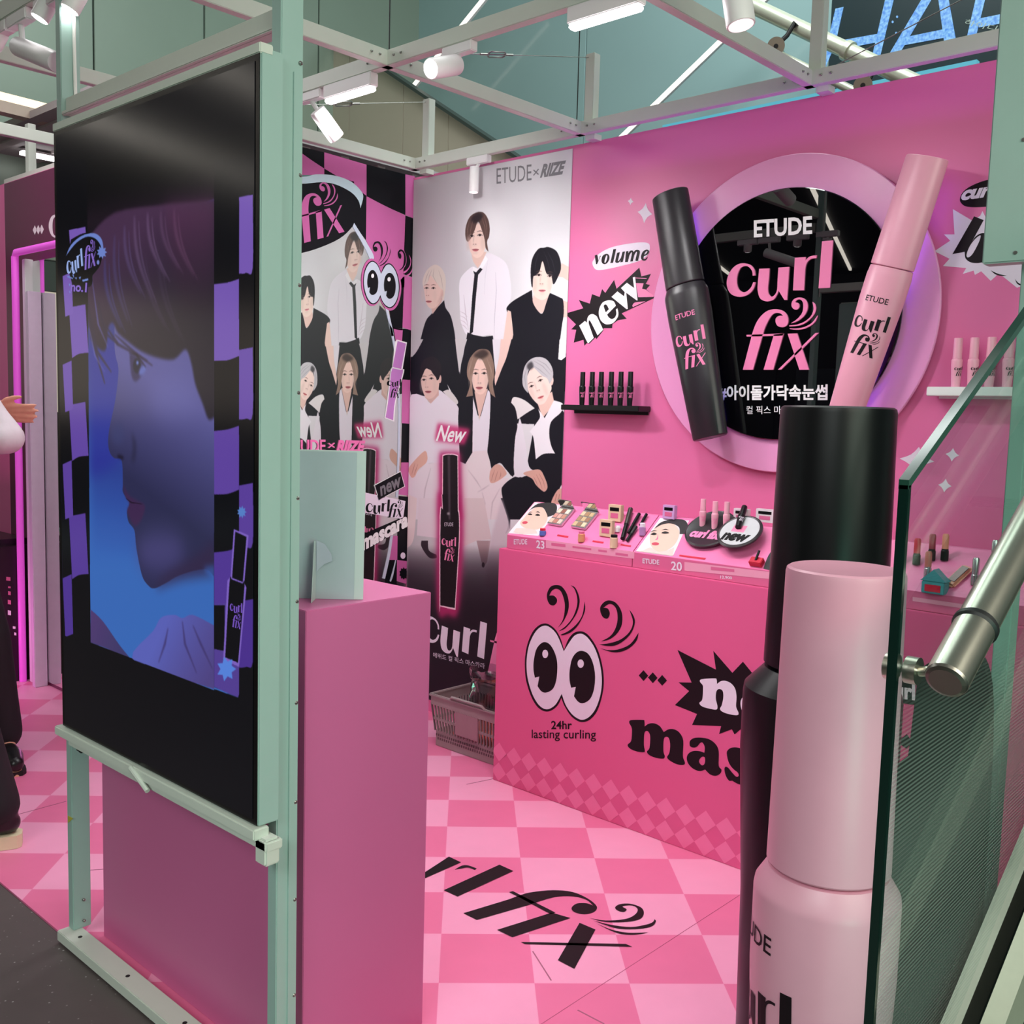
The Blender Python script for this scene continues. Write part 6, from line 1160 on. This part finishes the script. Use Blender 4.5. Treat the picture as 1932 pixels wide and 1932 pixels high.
def person(label, foot, J, look, shirt, trous, shoe_m, sole_m, soleh):
    b = Body(label, foot); U = Vector((0, 0, 1)); hp = J['hip']; ch_ = J['chest']; nk = J['neck']; hd_ = J['head']
    skin, hair, eyes = head(b, hd_, .09, look); L, R_ = J['armL'], J['armR']
    for arm, (fw, sd_, up) in ((L, J['handL']), (R_, J['handR'])):
        skin.append(([arm[0], arm[1]], [.042, .036])); skin.append(([arm[1], arm[1].lerp(arm[2], .4), arm[2]], [.036, .034, .024])); skin += fingers(arm[2], fw, sd_, up)
    skin.append(([hd_ - U * .1, nk, ch_], [.055, .058, .10])); skin.append(([ch_, hp], [.12, .13])); skin.append(([L[0], ch_, R_[0]], [.045, .10, .045]))
    for lg in (J['legL'], J['legR']): skin.append(([lg[0], lg[1]], [.075, .052])); skin.append(([lg[1], lg[2]], [.050, .036])); skin.append(([lg[2], lg[3]], [.036, .030]))
    body = b.part('body', skin, M_skinp, .0065, 3); b.part('hair', hair, M_hairb, .009, 4)
    e = MB()
    for p in eyes: e.lathe([(.0001, -.006), (.006, -.003), (.007, 0), (.006, .003), (.0001, .006)], 10, tuple(p))
    e.build('eyes', M_eye, b.t)
    sh = [([nk - U * .03, ch_, hp + U * .02], [.085, .155, .150]), ([L[0], ch_ + U * .03, R_[0]], [.075, .12, .075])]
    for arm in (L, R_): sh.append(([arm[0], arm[0].lerp(arm[1], .6), arm[1]], [.072, .062, .064])); sh.append(([arm[1], arm[1].lerp(arm[2], .22)], [.064, .060]))
    b.part('shirt', sh, shirt, .012, 4)
    tr_ = [([hp + U * .06, hp - U * .03], [.150, .150])]
    for lg in (J['legL'], J['legR']): tr_.append(([hp.lerp(lg[0], .8), lg[0].lerp(lg[1], .5), lg[1], lg[1].lerp(lg[2], .6), lg[2] + (lg[1] - lg[2]).normalized() * .03], [.105, .094, .082, .076, .074]))
    b.part('trousers', tr_, trous, .012, 4)
    for lg in (J['legL'], J['legR']):
        hl, toe = lg[2], lg[3]; d = (toe - hl); d.z = 0; d.normalize(); g = toe.z
        o = b.part('shoe', [([hl - d * .02 + U * (.02), hl - d * .015 - U * .02], [.042, .040]), ([hl - d * .03 + U * (g + soleh + .036 - hl.z), toe - d * .06 + U * (soleh + .036), toe + d * .01 + U * (soleh + .030)], [.036, .044, .032])], shoe_m, .007, 4)
        m_ = MB(); sd_ = Vector((-d.y, d.x, 0)); out = []
        for x_, w_ in ((-.068, .020), (-.055, .034), (0, .038), (.08, .042), (.16, .046), (.205, .040), (.228, .022)): out.append((x_, w_))
        pl_ = [(hl + d * x_ + sd_ * w_) for x_, w_ in out] + [(hl + d * x_ - sd_ * w_) for x_, w_ in reversed(out)]
        n_ = len(pl_); v_ = [(p.x, p.y, g + .001) for p in pl_] + [(p.x, p.y, g + soleh) for p in pl_]
        m_.add(v_, [tuple(range(n_))[::-1], tuple(range(n_, 2 * n_))] + [(k, (k + 1) % n_, n_ + (k + 1) % n_, n_ + k) for k in range(n_)]); m_.build('sole', sole_m, o)
    return b
b0 = Body.__new__(Body); F1 = Vector((-1.40, -1.17, 0)); hh = Vector((CR.x, CR.y, 0)).normalized(); b0.pl = Plane(F1, hh, (0, 0, 1)); nn_ = Vector((CF.x, CF.y, 0)).normalized()
def q1(x, y, d=0.):
    q_ = Plane(b0.pl.o + nn_ * d, hh, (0, 0, 1)).px(x, y); return Vector((q_[0], d, q_[1]))
gz = lambda p, z: Vector((p.x, p.y, z))
J = dict(hip=q1(-88, 985), chest=q1(-98, 800), neck=q1(-94, 715), head=q1(-88, 655),
    armL=[q1(-52, 742, -.14), q1(14, 826, -.18), q1(-62, 842, -.34)], handL=((-1, -.4, .2), (0, .3, 1), (.3, -1, .2)),
    armR=[q1(-80, 742, .14), q1(-100, 830, .10), q1(-10, 776, -.04)], handR=((1, -.05, -.04), (.10, -.25, 1), (.25, -1, -.2)),
    legL=[q1(-70, 1010, .06), q1(-46, 1190, .08), gz(q1(-26, 1380, .10), .09), gz(q1(8, 1420, .02), .0)], legR=[q1(-84, 1010, -.08), q1(-22, 1200, -.08), gz(q1(8, 1385, -.04), .09), gz(q1(28, 1420, -.20), .0)])
person('person in a white shirt and wide black trousers gesturing with an open hand', F1, J, (.9, -.4, 0), M_shirt, M_trous, M_shoe, M_sole, .018)
F2 = Vector((-.62, -1.50, 0)); b0.pl = Plane(F2, hh, (0, 0, 1))
J = dict(hip=q1(-175, 1050), chest=q1(-195, 830), neck=q1(-200, 735), head=q1(-205, 660),
    armL=[q1(-190, 760, .17), q1(-180, 900, .22), q1(-215, 1000, .20)], handL=((-.3, 0, -1), (-1, 0, 0), (0, -1, 0)),
    armR=[q1(-200, 760, -.17), q1(-185, 900, -.22), q1(-215, 1000, -.22)], handR=((-.3, 0, -1), (-1, 0, 0), (0, -1, 0)),
    legL=[q1(-175, 1080, .09), q1(-225, 1290, .10), gz(q1(-235, 1520, .10), .10), gz(q1(-310, 1560, .10), .0)], legR=[q1(-172, 1080, -.09), q1(-75, 1300, -.09), gz(q1(-2, 1525, -.08), .115), gz(q1(-72, 1560, -.12), .0)])
person('person walking away at the left edge in black trousers and cream-soled black shoes', F2, J, (-1, 0, 0), mat('dark_top', (40, 36, 44), .7, noise=.1), M_trous, M_shoe, mat('sole_cream', (226, 210, 176), .55), .045)
